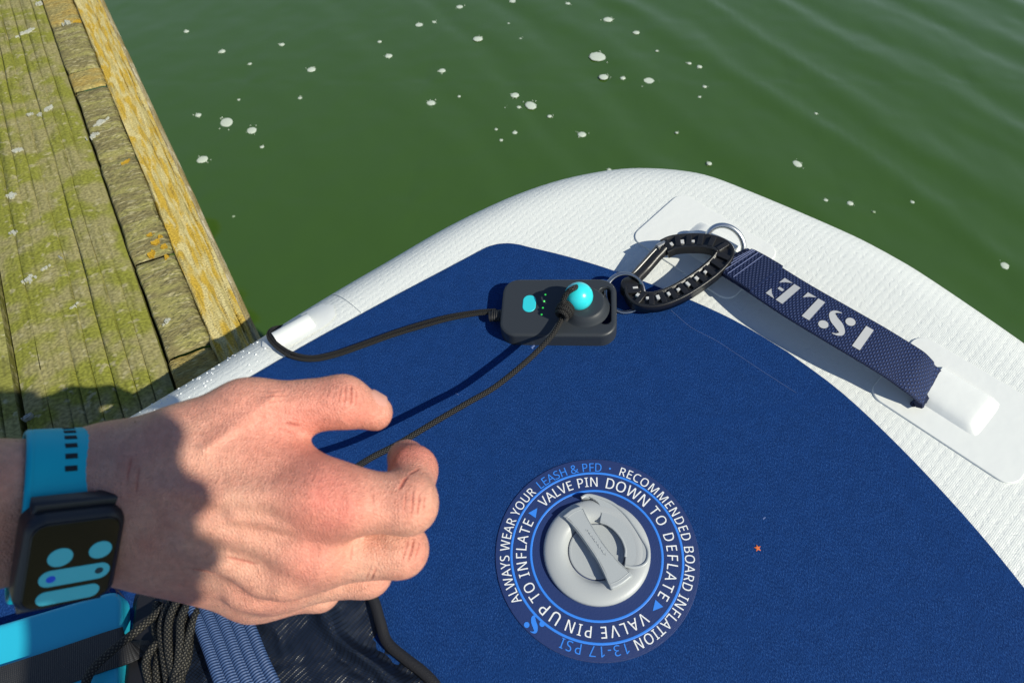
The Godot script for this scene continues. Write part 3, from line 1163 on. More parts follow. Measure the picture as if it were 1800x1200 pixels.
func strap() -> void:
	var inv := board.transform.affine_inverse()
	var pts := []
	for p in [Vector3(0.2087, 0.1973, -0.4713), Vector3(0.213, 0.201, -0.46), Vector3(0.2256, 0.2057, -0.4404), Vector3(0.2516, 0.2103, -0.4047), Vector3(0.2782, 0.2113, -0.3768), Vector3(0.3052, 0.2094, -0.3529), Vector3(0.3235, 0.2056, -0.3391), Vector3(0.3335, 0.2029, -0.3306), Vector3(0.3413, 0.1983, -0.3258), Vector3(0.3467, 0.1922, -0.3237), Vector3(0.3493, 0.1864, -0.322)]:
		pts.append(inv * p)
	var path := smooth(pts, 7)
	var ups := []
	for p in path:
		ups.append(Vector3(-2.0 * K * maxf(0.0, p.x - S0), 1, 0).normalized())
	var w := 0.0212
	var sec := [Vector2(-w, 0.0005), Vector2(-w + 0.001, 0.0014), Vector2(-w * 0.5, 0.0017), Vector2(0, 0.0018), Vector2(w * 0.5, 0.0017), Vector2(w - 0.001, 0.0014), Vector2(w, 0.0005), Vector2(w, -0.0005), Vector2(w - 0.001, -0.0012), Vector2(-w + 0.001, -0.0012), Vector2(-w, -0.0005)]
	var wm := webbing(Color(0.005, 0.014, 0.06), Color(0.028, 0.06, 0.19))
	wm.uv1_scale = Vector3(6.0, 6.0, 1)
	var root := MB.new()
	root.sweep(path, sec, ups, false, true)
	var h := put(root, "grab_handle", wm, board)
	# the folded, stitched end by the ring
	var f := MB.new()
	var fp := path.slice(4, 17)
	for i in fp.size():
		fp[i] += ups[i] * 0.0029
	f.sweep(fp, sec, ups.slice(4, 17), false, true)
	var wm2 := webbing(Color(0.005, 0.013, 0.055), Color(0.03, 0.055, 0.17))
	wm2.uv1_scale = Vector3(6.0, 6.0, 1)
	put(f, "folded_end", wm2, h)
	var thread := mat(Color(0.11, 0.14, 0.28), 0.7)
	for d in [0.003, 0.0055, 0.008, 0.013, 0.0195]:
		var s := MB.new()
		var line := []
		var fr := path_frame(fp, d)
		var side: Vector3 = fr[1].cross(ups[6]).normalized()
		for k in 19:
			line.append(fr[0] + side * (k / 9.0 - 1.0) * (w - 0.002) + ups[6] * (0.0019 + 0.0003 * (k % 2)))
		s.tube(line, 0.00045, 5)
		put(s, "stitching", thread, h)
	# the rolled edge where the strap dives into its sleeve
	var roll := MB.new()
	var rl := []
	var e0: Vector3 = path[path.size() - 3]
	for k in 21:
		var t := k / 10.0 - 1.0
		rl.append(e0 + Vector3(t * (w + 0.0005), 0.0004 + 0.0012 * t * t - (0.002 if k > 1 and k < 19 else 0.0), 0.0005 * sin(k * 1.3)))
	roll.sweep(rl, [Vector2(0.0042, 0), Vector2(0.003, 0.003), Vector2(0, 0.0042), Vector2(-0.003, 0.003), Vector2(-0.0042, 0), Vector2(0, -0.003)], Vector3.UP)
	put(roll, "rolled_end", wm2, h)
	# stencil lettering printed across the webbing
	var silver := relief(mat(Color(0.44, 0.45, 0.46), 0.45, {"metallic_specular": 0.6}), tex(noise(64, 64, 0.25, 15)), 0.02)
	var glyphs := []
	var hh := 0.0245
	var bar := func(x: float) -> Array:
		return [Vector2(x - 0.0034, -hh / 2), Vector2(x + 0.0034, -hh / 2), Vector2(x + 0.0034, hh / 2), Vector2(x - 0.0034, hh / 2)]
	glyphs.append([bar.call(0.0)])
	var s3 := []
	for o in logo_strokes():
		var q := []
		for p in o:
			q.append(p + Vector2(0.0235, 0))
		s3.append(q)
	glyphs.append(s3)
	var foot := func(x: float, sgn: float) -> Array:
		return [Vector2(x + 0.005, -hh / 2 * sgn), Vector2(x + 0.0142, (-hh / 2) * sgn), Vector2(x + 0.0142, (-hh / 2 + 0.0075) * sgn), Vector2(x + 0.0105, (-hh / 2 + 0.0035) * sgn)]
	glyphs.append([bar.call(0.0455), foot.call(0.0455, 1.0)])
	glyphs.append([bar.call(0.071), foot.call(0.071, 1.0), foot.call(0.071, -1.0), [Vector2(0.0765, -0.0014), Vector2(0.0815, -0.0014), Vector2(0.0815, 0.0014), Vector2(0.0765, 0.0014)]])
	var total := 0.0
	for i in path.size() - 1:
		total += path[i].distance_to(path[i + 1])
	var start: float = 0.0
	var best := 1.0
	var goal: Vector3 = inv * Vector3(0.2997, 0.2107, -0.3654)
	for k in 200:
		var d := total * k / 200.0
		var e: float = path_frame(path, d)[0].distance_to(goal)
		if e < best:
			best = e
			start = d
	for g in glyphs:
		var mb := MB.new()
		for o in g:
			var row := []
			var fl := PackedVector2Array()
			for p in o:
				var fr := path_frame(path, start - p.x)
				var up := Vector3(-0.18, 1, 0).normalized()
				var side: Vector3 = fr[1].cross(up).normalized()
				var u2: Vector3 = side.cross(fr[1]).normalized()
				# the text's own up is towards the deck pad (-s)
				var sd: Vector3 = side if side.x < 0 else -side
				row.append(fr[0] + sd * (p.y + 0.0005) + u2 * 0.00215)
				fl.append(p)
			mb.poly(row, Vector3.UP, fl)
		put(mb, "letter", silver, h)


func text_ring(mb: MB, s: String, a0: float, a1: float, r: float, size: float, bold: bool, f: Callable) -> void:
	var font := SystemFont.new()
	font.font_names = PackedStringArray(["Droid Sans"])
	font.font_weight = 700 if bold else 400
	var widths := []
	var total := 0.0
	for ch in s:
		var w := font.get_string_size(ch, HORIZONTAL_ALIGNMENT_LEFT, -1, 100).x
		widths.append(w)
		total += w
	var x := 0.0
	var span: float = total - widths[0] / 2 - widths[-1] / 2
	for i in s.length():
		var mid: float = x + widths[i] / 2 - widths[0] / 2
		x += widths[i]
		if s[i] == " ":
			continue
		var a := deg_to_rad(lerpf(a0, a1, mid / span))
		var tm := TextMesh.new()
		tm.text = s[i]
		tm.font = font
		tm.font_size = 100
		tm.pixel_size = size / 72.0
		tm.depth = 0.0
		tm.curve_step = 1.5
		var arr := tm.get_mesh_arrays()
		var vs: PackedVector3Array = arr[Mesh.ARRAY_VERTEX]
		var id = arr[Mesh.ARRAY_INDEX]
		var i0 := mb.ix.size()
		var b := mb.v.size()
		var rad := Vector3(sin(a), 0, -cos(a))
		var tan := Vector3(cos(a), 0, sin(a))
		for q in vs:
			mb.v.append(f.call(rad * (r + q.y) + tan * q.x + Vector3(0, 0.00115, 0)))
			mb.uv.append(Vector2.ZERO)
		if id == null or id.is_empty():
			for k in vs.size():
				mb.ix.append(b + k)
		else:
			for k in id:
				mb.ix.append(b + k)
		mb.orient(i0, Vector3.UP)

func build_valve() -> void:
	var vp: Vector3 = Vector3(0.0646, 0.1488, -0.1991)
	var inv := board.transform.affine_inverse()
	var st := Node3D.new()
	st.name = "valve_sticker"
	board.add_child(st)
	st.transform = inv * seat(vp, 0.0)
	var wp := func(p: Vector3) -> Vector3:
		return p + Vector3(0, K * pow(p.x * cos(PSI) - p.z * sin(PSI), 2.0), 0)
	var disc := MB.new()
	disc.lathe([Vector2(0.0776, -0.001), Vector2(0.0776, 0.0006), Vector2(0.0772, 0.0009), Vector2(0.07, 0.0009), Vector2(0.06, 0.0009), Vector2(0.05, 0.0009), Vector2(0.04, 0.0009), Vector2(0.0, 0.0009)], 96, wp)
	var dm := relief(mat(Color(0.014, 0.032, 0.125), 0.5, {"metallic_specular": 0.45}), tex(noise(256, 256, 0.12, 33)), 0.012)
	dm.uv1_scale = Vector3(4, 2, 1)
	put(disc, "disc", dm, st)
	var blue := mat(Color(0.03, 0.2, 0.72), 0.5)
	var pale := mat(Color(0.72, 0.74, 0.75), 0.5)
	for r in [0.0652, 0.0500]:
		var ring := MB.new()
		ring.lathe([Vector2(r + 0.0009, 0.0010), Vector2(r + 0.0006, 0.00125), Vector2(r - 0.0006, 0.00125), Vector2(r - 0.0009, 0.0010)], 128, wp)
		put(ring, "ring", blue, st)
	for w in [["VALVE PIN", -43.0, 2.2, false], ["DOWN", 15.2, 45.0, false], ["TO DEFLATE", 56.5, 125.0, false], ["VALVE PIN", 148.0, 203.0, false], ["UP", 215.0, 225.0, false], ["TO INFLATE", 236.0, 295.6, false]]:
		var mb := MB.new()
		text_ring(mb, w[0], w[1], w[2], 0.0574, 0.0089 if w[0].length() < 5 else 0.0080, w[3], wp)
		put(mb, "lettering", pale, st)
	for w in [["ALWAYS WEAR YOUR", -118.5, -44.4, pale], ["LEASH & PFD", -36.6, 5.3, blue], ["RECOMMENDED BOARD INFLATION", 21.7, 158.6, pale], ["13-17 PSI", 166.5, 204.0, blue]]:
		var mb := MB.new()
		text_ring(mb, w[0], w[1], w[2], 0.0702, 0.0053, false, wp)
		put(mb, "lettering", w[3], st)
	for t in [[135.0, 0.0575], [306.0, 0.0575]]:
		var w5 := MB.new()
		var a := deg_to_rad(t[0])
		var rad := Vector3(sin(a), 0, -cos(a))
		var tan := Vector3(cos(a), 0, sin(a))
		var row := []
		var fl := PackedVector2Array()
		for q in [Vector2(-0.0038, -0.0036), Vector2(-0.0038, 0.0036), Vector2(0.0038, 0.0)]:
			row.append(wp.call(rad * (t[1] + q.y) + tan * q.x + Vector3(0, 0.00115, 0)))
			fl.append(q)
		w5.poly(row, Vector3.UP, fl)
		put(w5, "arrow_mark", blue, st)
	var w7 := MB.new()
	var ad := deg_to_rad(13.2)
	var dot := []
	var dfl := oval(0.0009, 0.0009, 12)
	for q in dfl:
		dot.append(wp.call(Vector3(sin(ad) * 0.0705 + q.x, 0.00115, -cos(ad) * 0.0705 + q.y)))
	w7.poly(dot, Vector3.UP, dfl)
	put(w7, "dot_mark", blue, st)
	var w6 := MB.new()
	var al := deg_to_rad(223.3)
	for o in logo_strokes():
		var row := []
		var fl := PackedVector2Array()
		for q in o:
			var k: Vector2 = q * 0.5
			row.append(wp.call(Vector3(sin(al), 0, -cos(al)) * (0.0703 + k.y) + Vector3(cos(al), 0, sin(al)) * k.x + Vector3(0, 0.00115, 0)))
			fl.append(k)
		w6.poly(row, Vector3.UP, fl)
	put(w6, "logo_mark", blue, st)
	# ---- the grey valve
	var vb := Node3D.new()
	vb.name = "inflation_valve"
	board.add_child(vb)
	vb.transform = st.transform.translated_local(Vector3(0.0004, 0.0028, -0.0008)).scaled_local(Vector3(1, 0.78, 1))
	var g1 := relief(mat(Color(0.38, 0.4, 0.41), 0.42, {"metallic_specular": 0.5}), tex(noise(128, 128, 0.2, 63)), 0.006)
	g1.uv1_triplanar = true
	g1.uv1_scale = Vector3.ONE * 30.0
	var g2 := relief(mat(Color(0.36, 0.385, 0.4), 0.38, {"metallic_specular": 0.5}), g1.heightmap_texture, 0.005)
	g2.uv1_triplanar = true
	g2.uv1_scale = Vector3.ONE * 30.0
	var fl := MB.new()
	var prof := []
	for q in [Vector2(0.0404, -0.004), Vector2(0.0407, 0.0005), Vector2(0.0397, 0.0026), Vector2(0.0372, 0.0042), Vector2(0.033, 0.0052), Vector2(0.0285, 0.0048), Vector2(0.0255, 0.0032), Vector2(0.0238, 0.0012), Vector2(0.0225, -0.0005), Vector2(0.0219, -0.0025)]:
		prof.append(q)
	fl.lathe(smooth(prof, 3), 80, same)
	put(fl, "flange", g1, vb)
	var pin := MB.new()
	pin.lathe([Vector2(0.0214, -0.0023), Vector2(0.0213, -0.0012), Vector2(0.0208, -0.0007), Vector2(0.0192, -0.0007), Vector2(0.0186, -0.0012), Vector2(0.006, -0.0011), Vector2(0.0042, -0.0004), Vector2(0.0036, 0.0012), Vector2(0.0024, 0.0019), Vector2(0.0, 0.0019)], 60, same)
	put(pin, "valve_pin", g2, vb)
	# tether leaf on the right of the ring: a dished plate with a raised rim
	var c := Vector2(552, 590)
	var to := func(x: float, y: float) -> Vector2:           # from the drawing of the leaf to metres
		return (Vector2(x, y) - c) / 460.0 * 0.0402
	var leaf := [to.call(445, 118), to.call(500, 92), to.call(600, 115), to.call(720, 175), to.call(820, 270), to.call(895, 390), to.call(950, 500), to.call(992, 600), to.call(980, 690), to.call(930, 738), to.call(850, 752), to.call(780, 738)]
	var inner := [to.call(792, 660), to.call(800, 590), to.call(775, 500), to.call(720, 420), to.call(660, 370), to.call(600, 345), to.call(612, 270), to.call(600, 190), to.call(550, 130), to.call(490, 118)]
	var lf := MB.new()
	var o := PackedVector2Array()
	for q in smooth(leaf, 3):
		o.append(q)
	for q in smooth(inner, 3):
		o.append(q)
	lf.slab(o, -0.004, 0.0050, 0.0006, same)
	var leaf_node := put(lf, "tether_leaf", g2, vb)
	var rim := MB.new()
	var rp := []
	for q in smooth(leaf, 4):
		rp.append(Vector3(q.x, 0.0052, q.y))
	rim.tube(rp, 0.0012, 8)
	put(rim, "rim", g2, leaf_node)
	var rim2 := MB.new()
	rp.clear()
	for q in smooth(inner.slice(0, 6), 4):
		rp.append(Vector3(q.x, 0.0048, q.y))
	rim2.tube(rp, 0.0009, 8)
	put(rim2, "rim", g2, leaf_node)
	# the waisted turning bar
	var bar := MB.new()
	var left := [to.call(270, 295), to.call(330, 355), to.call(400, 450), to.call(470, 560), to.call(540, 680), to.call(590, 790), to.call(645, 940)]
	var right := [to.call(838, 830), to.call(760, 745), to.call(690, 660), to.call(610, 545), to.call(545, 430), to.call(490, 320), to.call(440, 200)]
	o = PackedVector2Array()
	for q in smooth(left, 3):
		o.append(q)
	for q in smooth([to.call(645, 940), to.call(740, 900), to.call(838, 830)], 4).slice(1, 8):
		o.append(q)
	for q in smooth(right, 3):
		o.append(q)
	for q in smooth([to.call(440, 200), to.call(350, 235), to.call(270, 295)], 4).slice(1, 8):
		o.append(q)
	bar.slab(o, 0.0025, 0.0095, 0.0013, same)
	var br := put(bar, "turning_bar", g2, vb)
	var foot := MB.new()
	foot.box(Vector3(0, 0, 0), Vector3(0.004, 0.004, 0.013), func(p): return p.rotated(Vector3.UP, 0.5), 0.001)
	put(foot, "bar_stem", g2, vb)
	# raised panel line on the bar and the small moulded marks along its middle
	var ln := MB.new()
	rp.clear()
	var cen := to.call(555, 570) as Vector2
	for k in o.size():
		var q: Vector2 = cen + (o[k] - cen) * 0.9
		rp.append(Vector3(q.x, 0.0095, q.y))
	ln.tube(rp, 0.00028, 5, true)
	put(ln, "raised_line", g2, br)
	var mk := MB.new()
	for k in 9:
		var t := k / 8.0
		var q: Vector2 = (to.call(480, 440) as Vector2).lerp(to.call(615, 650), t)
		mk.box(Vector3(q.x, 0.0097, q.y), Vector3(0.0002, 0.00035, 0.0011 if k % 3 else 0.0015), func(p): return Vector3(q.x, 0, q.y) + (p - Vector3(q.x, 0, q.y)).rotated(Vector3.UP, 0.95 - 0.4 * (k % 2)))
		mk.box(Vector3(q.x + 0.0004, 0.0097, q.y + 0.0003), Vector3(0.00055, 0.00035, 0.0002), func(p): return Vector3(q.x, 0, q.y) + (p - Vector3(q.x, 0, q.y)).rotated(Vector3.UP, 0.95))
	put(mk, "moulded_mark", g2, br)


func device() -> void:
	var at := seat(Vector3(0.045, 0.1652, -0.4241), -0.075)
	var d := thing("safety_tag", "slim dark grey plastic tag with a cyan ball knob lying on the navy pad", "tag", at)
	var dark := relief(mat(Color(0.028, 0.033, 0.04), 0.42, {"metallic_specular": 0.45}), tex(noise(128, 128, 0.35, 5)), 0.004)
	dark.uv1_triplanar = true
	dark.uv1_scale = Vector3.ONE * 40.0
	var cyan := mat(Color(0.03, 0.52, 0.6), 0.35)
	var b := MB.new()
	var slot := PackedVector2Array()
	for q in round_rect(0.0105, 0.041, 0.0048, 6):
		slot.append(q + Vector2(0.0432, -0.0015))
	b.slab_hole(round_rect(0.108, 0.066, 0.0155, 8), slot, 0.0, 0.0165, 0.0032)
	put(b, "body", dark, d)
	# oval button, four green lights
	var bt := MB.new()
	var bo := PackedVector2Array()
	for q in round_rect(0.0125, 0.0195, 0.0062, 8):
		bo.append(q + Vector2(-0.0275, -0.003))
	bt.slab(bo, 0.015, 0.0171, 0.0006, same)
	put(bt, "button", cyan, d)
	var green := mat(Color(0.1, 0.6, 0.15), 0.4, {"emission_enabled": true, "emission": Color(0.25, 1.0, 0.35), "emission_energy_multiplier": 0.5})
	for k in 4:
		var l := MB.new()
		l.lathe([Vector2(0.0009, 0.0164), Vector2(0.0009, 0.0167), Vector2(0.0006, 0.0169), Vector2(0, 0.0169)], 12, func(p): return p + Vector3(-0.0128 - 0.0008 * k, 0, -0.0135 + 0.0077 * k))
		put(l, "indicator_light", green, d)
	# the domed socket and ball
	var so := MB.new()
	var pr := []
	for q in [Vector2(0.023, 0.0160), Vector2(0.0215, 0.0185), Vector2(0.0198, 0.0215), Vector2(0.0178, 0.0240), Vector2(0.0155, 0.0248), Vector2(0.0, 0.0248)]:
		pr.append(q)
	so.lathe(smooth(pr, 4), 40, func(p): return p + Vector3(0.0245, 0, 0.001))
	put(so, "knob_socket", dark, d)
	var ball := SphereMesh.new()
	var bl := MB.new()
	var bp := []
	for k in 15:
		var g := -PI / 2 + PI * k / 14.0
		bp.append(Vector2(cos(g) * 0.0133 + 1e-5, sin(g) * 0.0128))
	bl.lathe(bp, 36, func(p): return p + Vector3(0.0190, 0.0298, -0.0018))
	put(bl, "ball_knob", mat(Color(0.03, 0.6, 0.66), 0.28), d)
	# cord sleeve on the left end
	var sl := MB.new()
	var sp := [Vector3(-0.050, 0.008, 0.004), Vector3(-0.056, 0.0078, 0.0045), Vector3(-0.062, 0.0074, 0.005), Vector3(-0.066, 0.007, 0.0055)]
	sl.sweep(sp, [Vector2(0.0055, 0.0), Vector2(0.0042, 0.003), Vector2(0, 0.0038), Vector2(-0.0042, 0.003), Vector2(-0.0055, 0), Vector2(-0.0042, -0.003), Vector2(0, -0.0036), Vector2(0.0042, -0.003)], Vector3.UP)
	for k in 5:
		var rr := []
		for j in 16:
			var a := TAU * j / 16
			rr.append(Vector3(-0.0545 - 0.0021 * k, 0.0075 + sin(a) * 0.0038, 0.0047 + cos(a) * 0.0058))
		sl.tube(rr, 0.0008, 5, true)
	put(sl, "cord_sleeve", mat(Color(0.012, 0.012, 0.014), 0.6), d)
	# split ring joining the end loop to the carabiner
	var steel := mat(Color(0.42, 0.43, 0.44), 0.28, {"metallic": 1.0})
	var ringc := at.affine_inverse() * (Vector3(0.1062, 0.1828, -0.4388) as Vector3)
	for k in 2:
		var rg := MB.new()
		var rr := []
		for j in 40:
			var a := TAU * j / 40
			rr.append(ringc + Vector3(cos(a) * 0.0178 + 0.0012 * k, sin(a) * 0.0085 + 0.0004 * k, -sin(a) * 0.0165 + 0.0012 * k))
		rg.tube(rr, 0.0014, 8, true)
		var split := put(rg, "split_ring", steel, d)


func carabiner() -> void:
	var pa: Array = [Vector3(0.1149, 0.1846, -0.4423), Vector3(0.1158, 0.1846, -0.4314), Vector3(0.123, 0.1852, -0.4251), Vector3(0.1363, 0.1871, -0.4241), Vector3(0.1534, 0.1906, -0.4295), Vector3(0.1709, 0.1952, -0.4389), Vector3(0.1867, 0.1999, -0.4498), Vector3(0.1977, 0.2045, -0.4602), Vector3(0.2006, 0.2073, -0.4673), Vector3(0.1961, 0.2085, -0.4738), Vector3(0.185, 0.2073, -0.4797), Vector3(0.171, 0.2044, -0.4835), Vector3(0.1569, 0.2013, -0.4845), Vector3(0.1477, 0.1983, -0.482)]
	var origin: Vector3 = pa[0]
	var c := thing("carabiner", "black notched plastic carabiner clipped through the steel ring beside the patch", "carabiner", Transform3D(Basis(), origin))
	for i in pa.size():
		pa[i] -= origin
	var blk := relief(mat(Color(0.012, 0.012, 0.013), 0.36, {"metallic_specular": 0.5}), tex(noise(128, 128, 0.2, 44)), 0.012)
	blk.uv1_triplanar = true
	blk.uv1_scale = Vector3.ONE * 40.0
	var path := smooth(pa, 6)
	var up := Vector3(-0.1, 1, 0.1).normalized()
	var sec := []
	# a channel section: two flanges with a web between them, as moulded
	for q in [Vector2(-0.0065, -0.004), Vector2(-0.0065, 0.0034), Vector2(-0.0058, 0.0041), Vector2(-0.0045, 0.0041), Vector2(-0.0038, 0.0016), Vector2(0.0038, 0.0016), Vector2(0.0045, 0.0041), Vector2(0.0058, 0.0041), Vector2(0.0065, 0.0034), Vector2(0.0065, -0.004)]:
		sec.append(Vector2(q.x * 1.38, q.y * 1.2))
	var fr := MB.new()
	fr.sweep(path, sec, up)
	put(fr, "frame", blk, c)
	var hub := MB.new()
	hub.lathe([Vector2(0.0105, -0.0055), Vector2(0.0108, 0.003), Vector2(0.0095, 0.0048), Vector2(0.004, 0.0052), Vector2(0.0, 0.005)], 20, func(p): return p + pa[0] + Vector3(-0.001, -0.001, -0.003))
	put(hub, "hub", blk, c)
	var shiny := mat(Color(0.55, 0.55, 0.53), 0.3, {"metallic_specular": 0.7})
	var total := 0.0
	for i in path.size() - 1:
		total += path[i].distance_to(path[i + 1])
	var n := 17
	for k in n:
		var f := path_frame(path, total * (k + 0.55) / n)
		var side: Vector3 = f[1].cross(up).normalized()
		var u2: Vector3 = side.cross(f[1]).normalized()
		var bs := Basis(f[1], u2, -side)
		var o: Vector3 = f[0]
		var rib := MB.new()
		rib.box(Vector3(0.0012, 0.0026, 0), Vector3(0.0026, 0.0026, 0.0063), func(p): return o + bs * p, 0.0008)
		put(rib, "rib", blk, c)
		if k < 9 or k > 13:
			var stud := MB.new()
			stud.box(Vector3(-0.0023, 0.0036, 0.0016), Vector3(0.0016 + 0.0004 * (k % 2), 0.0013, 0.0024 - 0.0005 * (k % 3)), func(p): return o + bs * p, 0.0004)
			put(stud, "stud", shiny, c)
	# the gate: a moulded arm beside a bright wire
	var g0: Vector3 = pa[pa.size() - 1] + Vector3(-0.001, 0.001, 0.001)
	var g1: Vector3 = pa[0] + Vector3(0.002, 0.002, -0.009)
	var gate := MB.new()
	var gp := []
	for k in 9:
		gp.append(g0.lerp(g1, k / 8.0) + Vector3(0, 0.0008 * sin(k), 0))
	gate.sweep(gp, [Vector2(-0.0052, -0.0035), Vector2(-0.0052, 0.002), Vector2(-0.002, 0.0042), Vector2(0.002, 0.0036), Vector2(0.004, 0.001), Vector2(0.004, -0.0035)], up, false, true, 0.0, [1.15, 1.0, 0.95, 0.95, 0.95, 0.95, 1.0, 1.0, 1.1])
	put(gate, "gate", blk, c)
	var wire := MB.new()
	var sd := (g1 - g0).cross(up).normalized()
	wire.tube([g0 + sd * 0.0052 + up * 0.002, g0.lerp(g1, 0.3) + sd * 0.0056 + up * 0.001, g1 + sd * 0.0052 + up * 0.0005], 0.0021, 10)
	put(wire, "gate_wire", mat(Color(0.06, 0.06, 0.058), 0.35, {"metallic_specular": 0.7}), c)
	var knob := MB.new()
	knob.tube([g0 + sd * 0.006 + Vector3(0.005, 0.003, -0.001), g0 + sd * 0.003 + Vector3(-0.005, 0.003, 0.003)], 0.0025, 10)
	put(knob, "hinge_pin", mat(Color(0.4, 0.4, 0.4), 0.25, {"metallic": 0.8}), c)
	# the steel ring, standing through the webbing's fold
	var rc: Vector3 = Vector3(0.2069, 0.2009, -0.4864)
	var rn := thing("steel_ring", "round galvanised steel ring standing through the folded end of the navy strap", "ring", Transform3D(Basis(), rc))
	var rg := MB.new()
	var rr := []
	var vx := Vector3(0.98, 0.0, 0.2).normalized()
	var vy := Vector3(-0.12, 0.78, -0.6).normalized()
	for j in 48:
		var a := TAU * j / 48
		rr.append((vx * cos(a) + vy * sin(a)) * 0.0175)
	rg.tube(rr, 0.0027, 12, true)
	put(rg, "hoop", mat(Color(0.6, 0.62, 0.63), 0.3, {"metallic": 1.0}), rn)


func braid(c: Color, fleck: Color) -> StandardMaterial3D:
	var n := 64
	var hf := func(u: float, v: float) -> float:
		var a := fposmod(u * 2.0 + v * 2.0, 1.0)
		var b := fposmod(u * 2.0 - v * 2.0, 1.0)
		var over := fmod(floorf(u * 2.0 + v * 2.0) + floorf(u * 2.0 - v * 2.0 + 4.0), 2.0) > 0.5
		return sin(PI * (a if over else b)) * (0.55 + 0.45 * sin(PI * (b if over else a)))
	var im := tinted(n, n, func(x, y):
		var h: float = hf.call((x + 0.5) / n, (y + 0.5) / n)
		return c.lerp(fleck, smoothstep(0.72, 0.95, h)))
	var m := relief(mat(Color.WHITE, 0.6, {"albedo_texture": tex(im), "metallic_specular": 0.4}), tex(grey(n, n, hf)), 0.06)
	m.uv1_scale = Vector3(3, 3, 1)
	return m

func rope(points: Array, r: float, m: Material, called: String, label: String, category: String) -> Node3D:
	var at: Vector3 = points[0]
	var p := []
	for q in smooth(points, 8):
		p.append(q - at)
	var mb := MB.new()
	mb.tube(p, r, 12)
	var o := put(mb, called, m, self)
	o.position = at
	tag(o, label, category)
	return o

func cords() -> void:
	var black := braid(Color(0.006, 0.006, 0.007), Color(0.06, 0.055, 0.046))
	var plain := braid(Color(0.006, 0.006, 0.007), Color(0.025, 0.025, 0.027))
	# two strands side by side from the tag to the loop sleeve
	rope([Vector3(-0.0152, 0.1676, -0.4299), Vector3(-0.0328, 0.1646, -0.4311), Vector3(-0.0603, 0.1606, -0.4288), Vector3(-0.0876, 0.1568, -0.4226), Vector3(-0.1145, 0.1535, -0.4141), Vector3(-0.1408, 0.1509, -0.4036), Vector3(-0.1667, 0.1485, -0.3938), Vector3(-0.1889, 0.1469, -0.3896), Vector3(-0.2077, 0.1462, -0.3942), Vector3(-0.2222, 0.1459, -0.4034), Vector3(-0.2333, 0.1429, -0.4155), Vector3(-0.2382, 0.1392, -0.4257), Vector3(-0.2361, 0.1357, -0.4323), Vector3(-0.2282, 0.1324, -0.4364)], 0.0017, plain, "tether_cord", "black cord looping from the grey tag round the white rail sleeve, upper strand", "cord")
	rope([Vector3(-0.0152, 0.1674, -0.4272), Vector3(-0.0327, 0.1644, -0.4277), Vector3(-0.0601, 0.1598, -0.4251), Vector3(-0.0873, 0.1559, -0.4185), Vector3(-0.1142, 0.1526, -0.4105), Vector3(-0.1404, 0.1501, -0.4001), Vector3(-0.1663, 0.1477, -0.3903), Vector3(-0.1885, 0.1461, -0.3862), Vector3(-0.2089, 0.1452, -0.3909), Vector3(-0.2235, 0.1449, -0.4007), Vector3(-0.2354, 0.1417, -0.4137), Vector3(-0.2411, 0.137, -0.426), Vector3(-0.2396, 0.1336, -0.4354), Vector3(-0.2316, 0.1285, -0.4426)], 0.0017, black, "tether_cord", "black cord looping from the grey tag round the white rail sleeve, lower speckled strand", "cord")
	# the pull cord from the ball knob to the hand
	var pull := rope([Vector3(0.0487, 0.1902, -0.4081), Vector3(0.0455, 0.1874, -0.4023), Vector3(0.0383, 0.1864, -0.3878), Vector3(0.0276, 0.1861, -0.3724), Vector3(0.0098, 0.1859, -0.352), Vector3(-0.0144, 0.1847, -0.329), Vector3(-0.0378, 0.1843, -0.3126), Vector3(-0.0646, 0.1852, -0.2928), Vector3(-0.0895, 0.1894, -0.2714), Vector3(-0.1068, 0.1957, -0.2563), Vector3(-0.1164, 0.2112, -0.2374), Vector3(-0.1223, 0.2349, -0.2141)], 0.0025, black, "pull_cord", "black speckled braided cord running from the cyan ball knob to the hand", "cord")
	var inv := pull.position
	var knot := MB.new()
	var kc: Vector3 = Vector3(0.0481, 0.1922, -0.4084)
	var kx := Vector3(0.9, 0, 0.42).normalized()
	var ky := Vector3(-0.42, -0.1, 0.9).normalized()
	var path := []
	for k in 61:
		var t := k / 60.0
		var a := TAU * 4.0 * t
		var rr := 0.0062 * (0.75 + 0.35 * sin(PI * t))
		path.append(kc - inv + kx * cos(a) * rr + kx.cross(ky) * sin(a) * rr + ky * (t - 0.5) * 0.014)
	knot.tube(path, 0.0021, 8)
	put(knot, "knot", black, pull)
	var lp := MB.new()
	var lps := []
	for q in [Vector3(0.0473, 0.1961, -0.4084), Vector3(0.0467, 0.2015, -0.4126), Vector3(0.05, 0.2081, -0.4156), Vector3(0.0539, 0.2115, -0.4165), Vector3(0.0575, 0.2084, -0.4215), Vector3(0.0613, 0.1997, -0.4317)]:
		lps.append(q - inv)
	lp.tube(smooth(lps, 6), 0.0026, 10)
	put(lp, "knot_loop", black, pull)
	var tail := MB.new()
	var tl := []
	for q in [Vector3(0.049, 0.191, -0.4047), Vector3(0.0494, 0.1897, -0.4011), Vector3(0.0485, 0.1875, -0.4002)]:
		tl.append(q - inv)
	tail.tube(smooth(tl, 4), 0.0022, 8)
	put(tail, "cord_end", mat(Color(0.03, 0.028, 0.026), 0.4), pull)

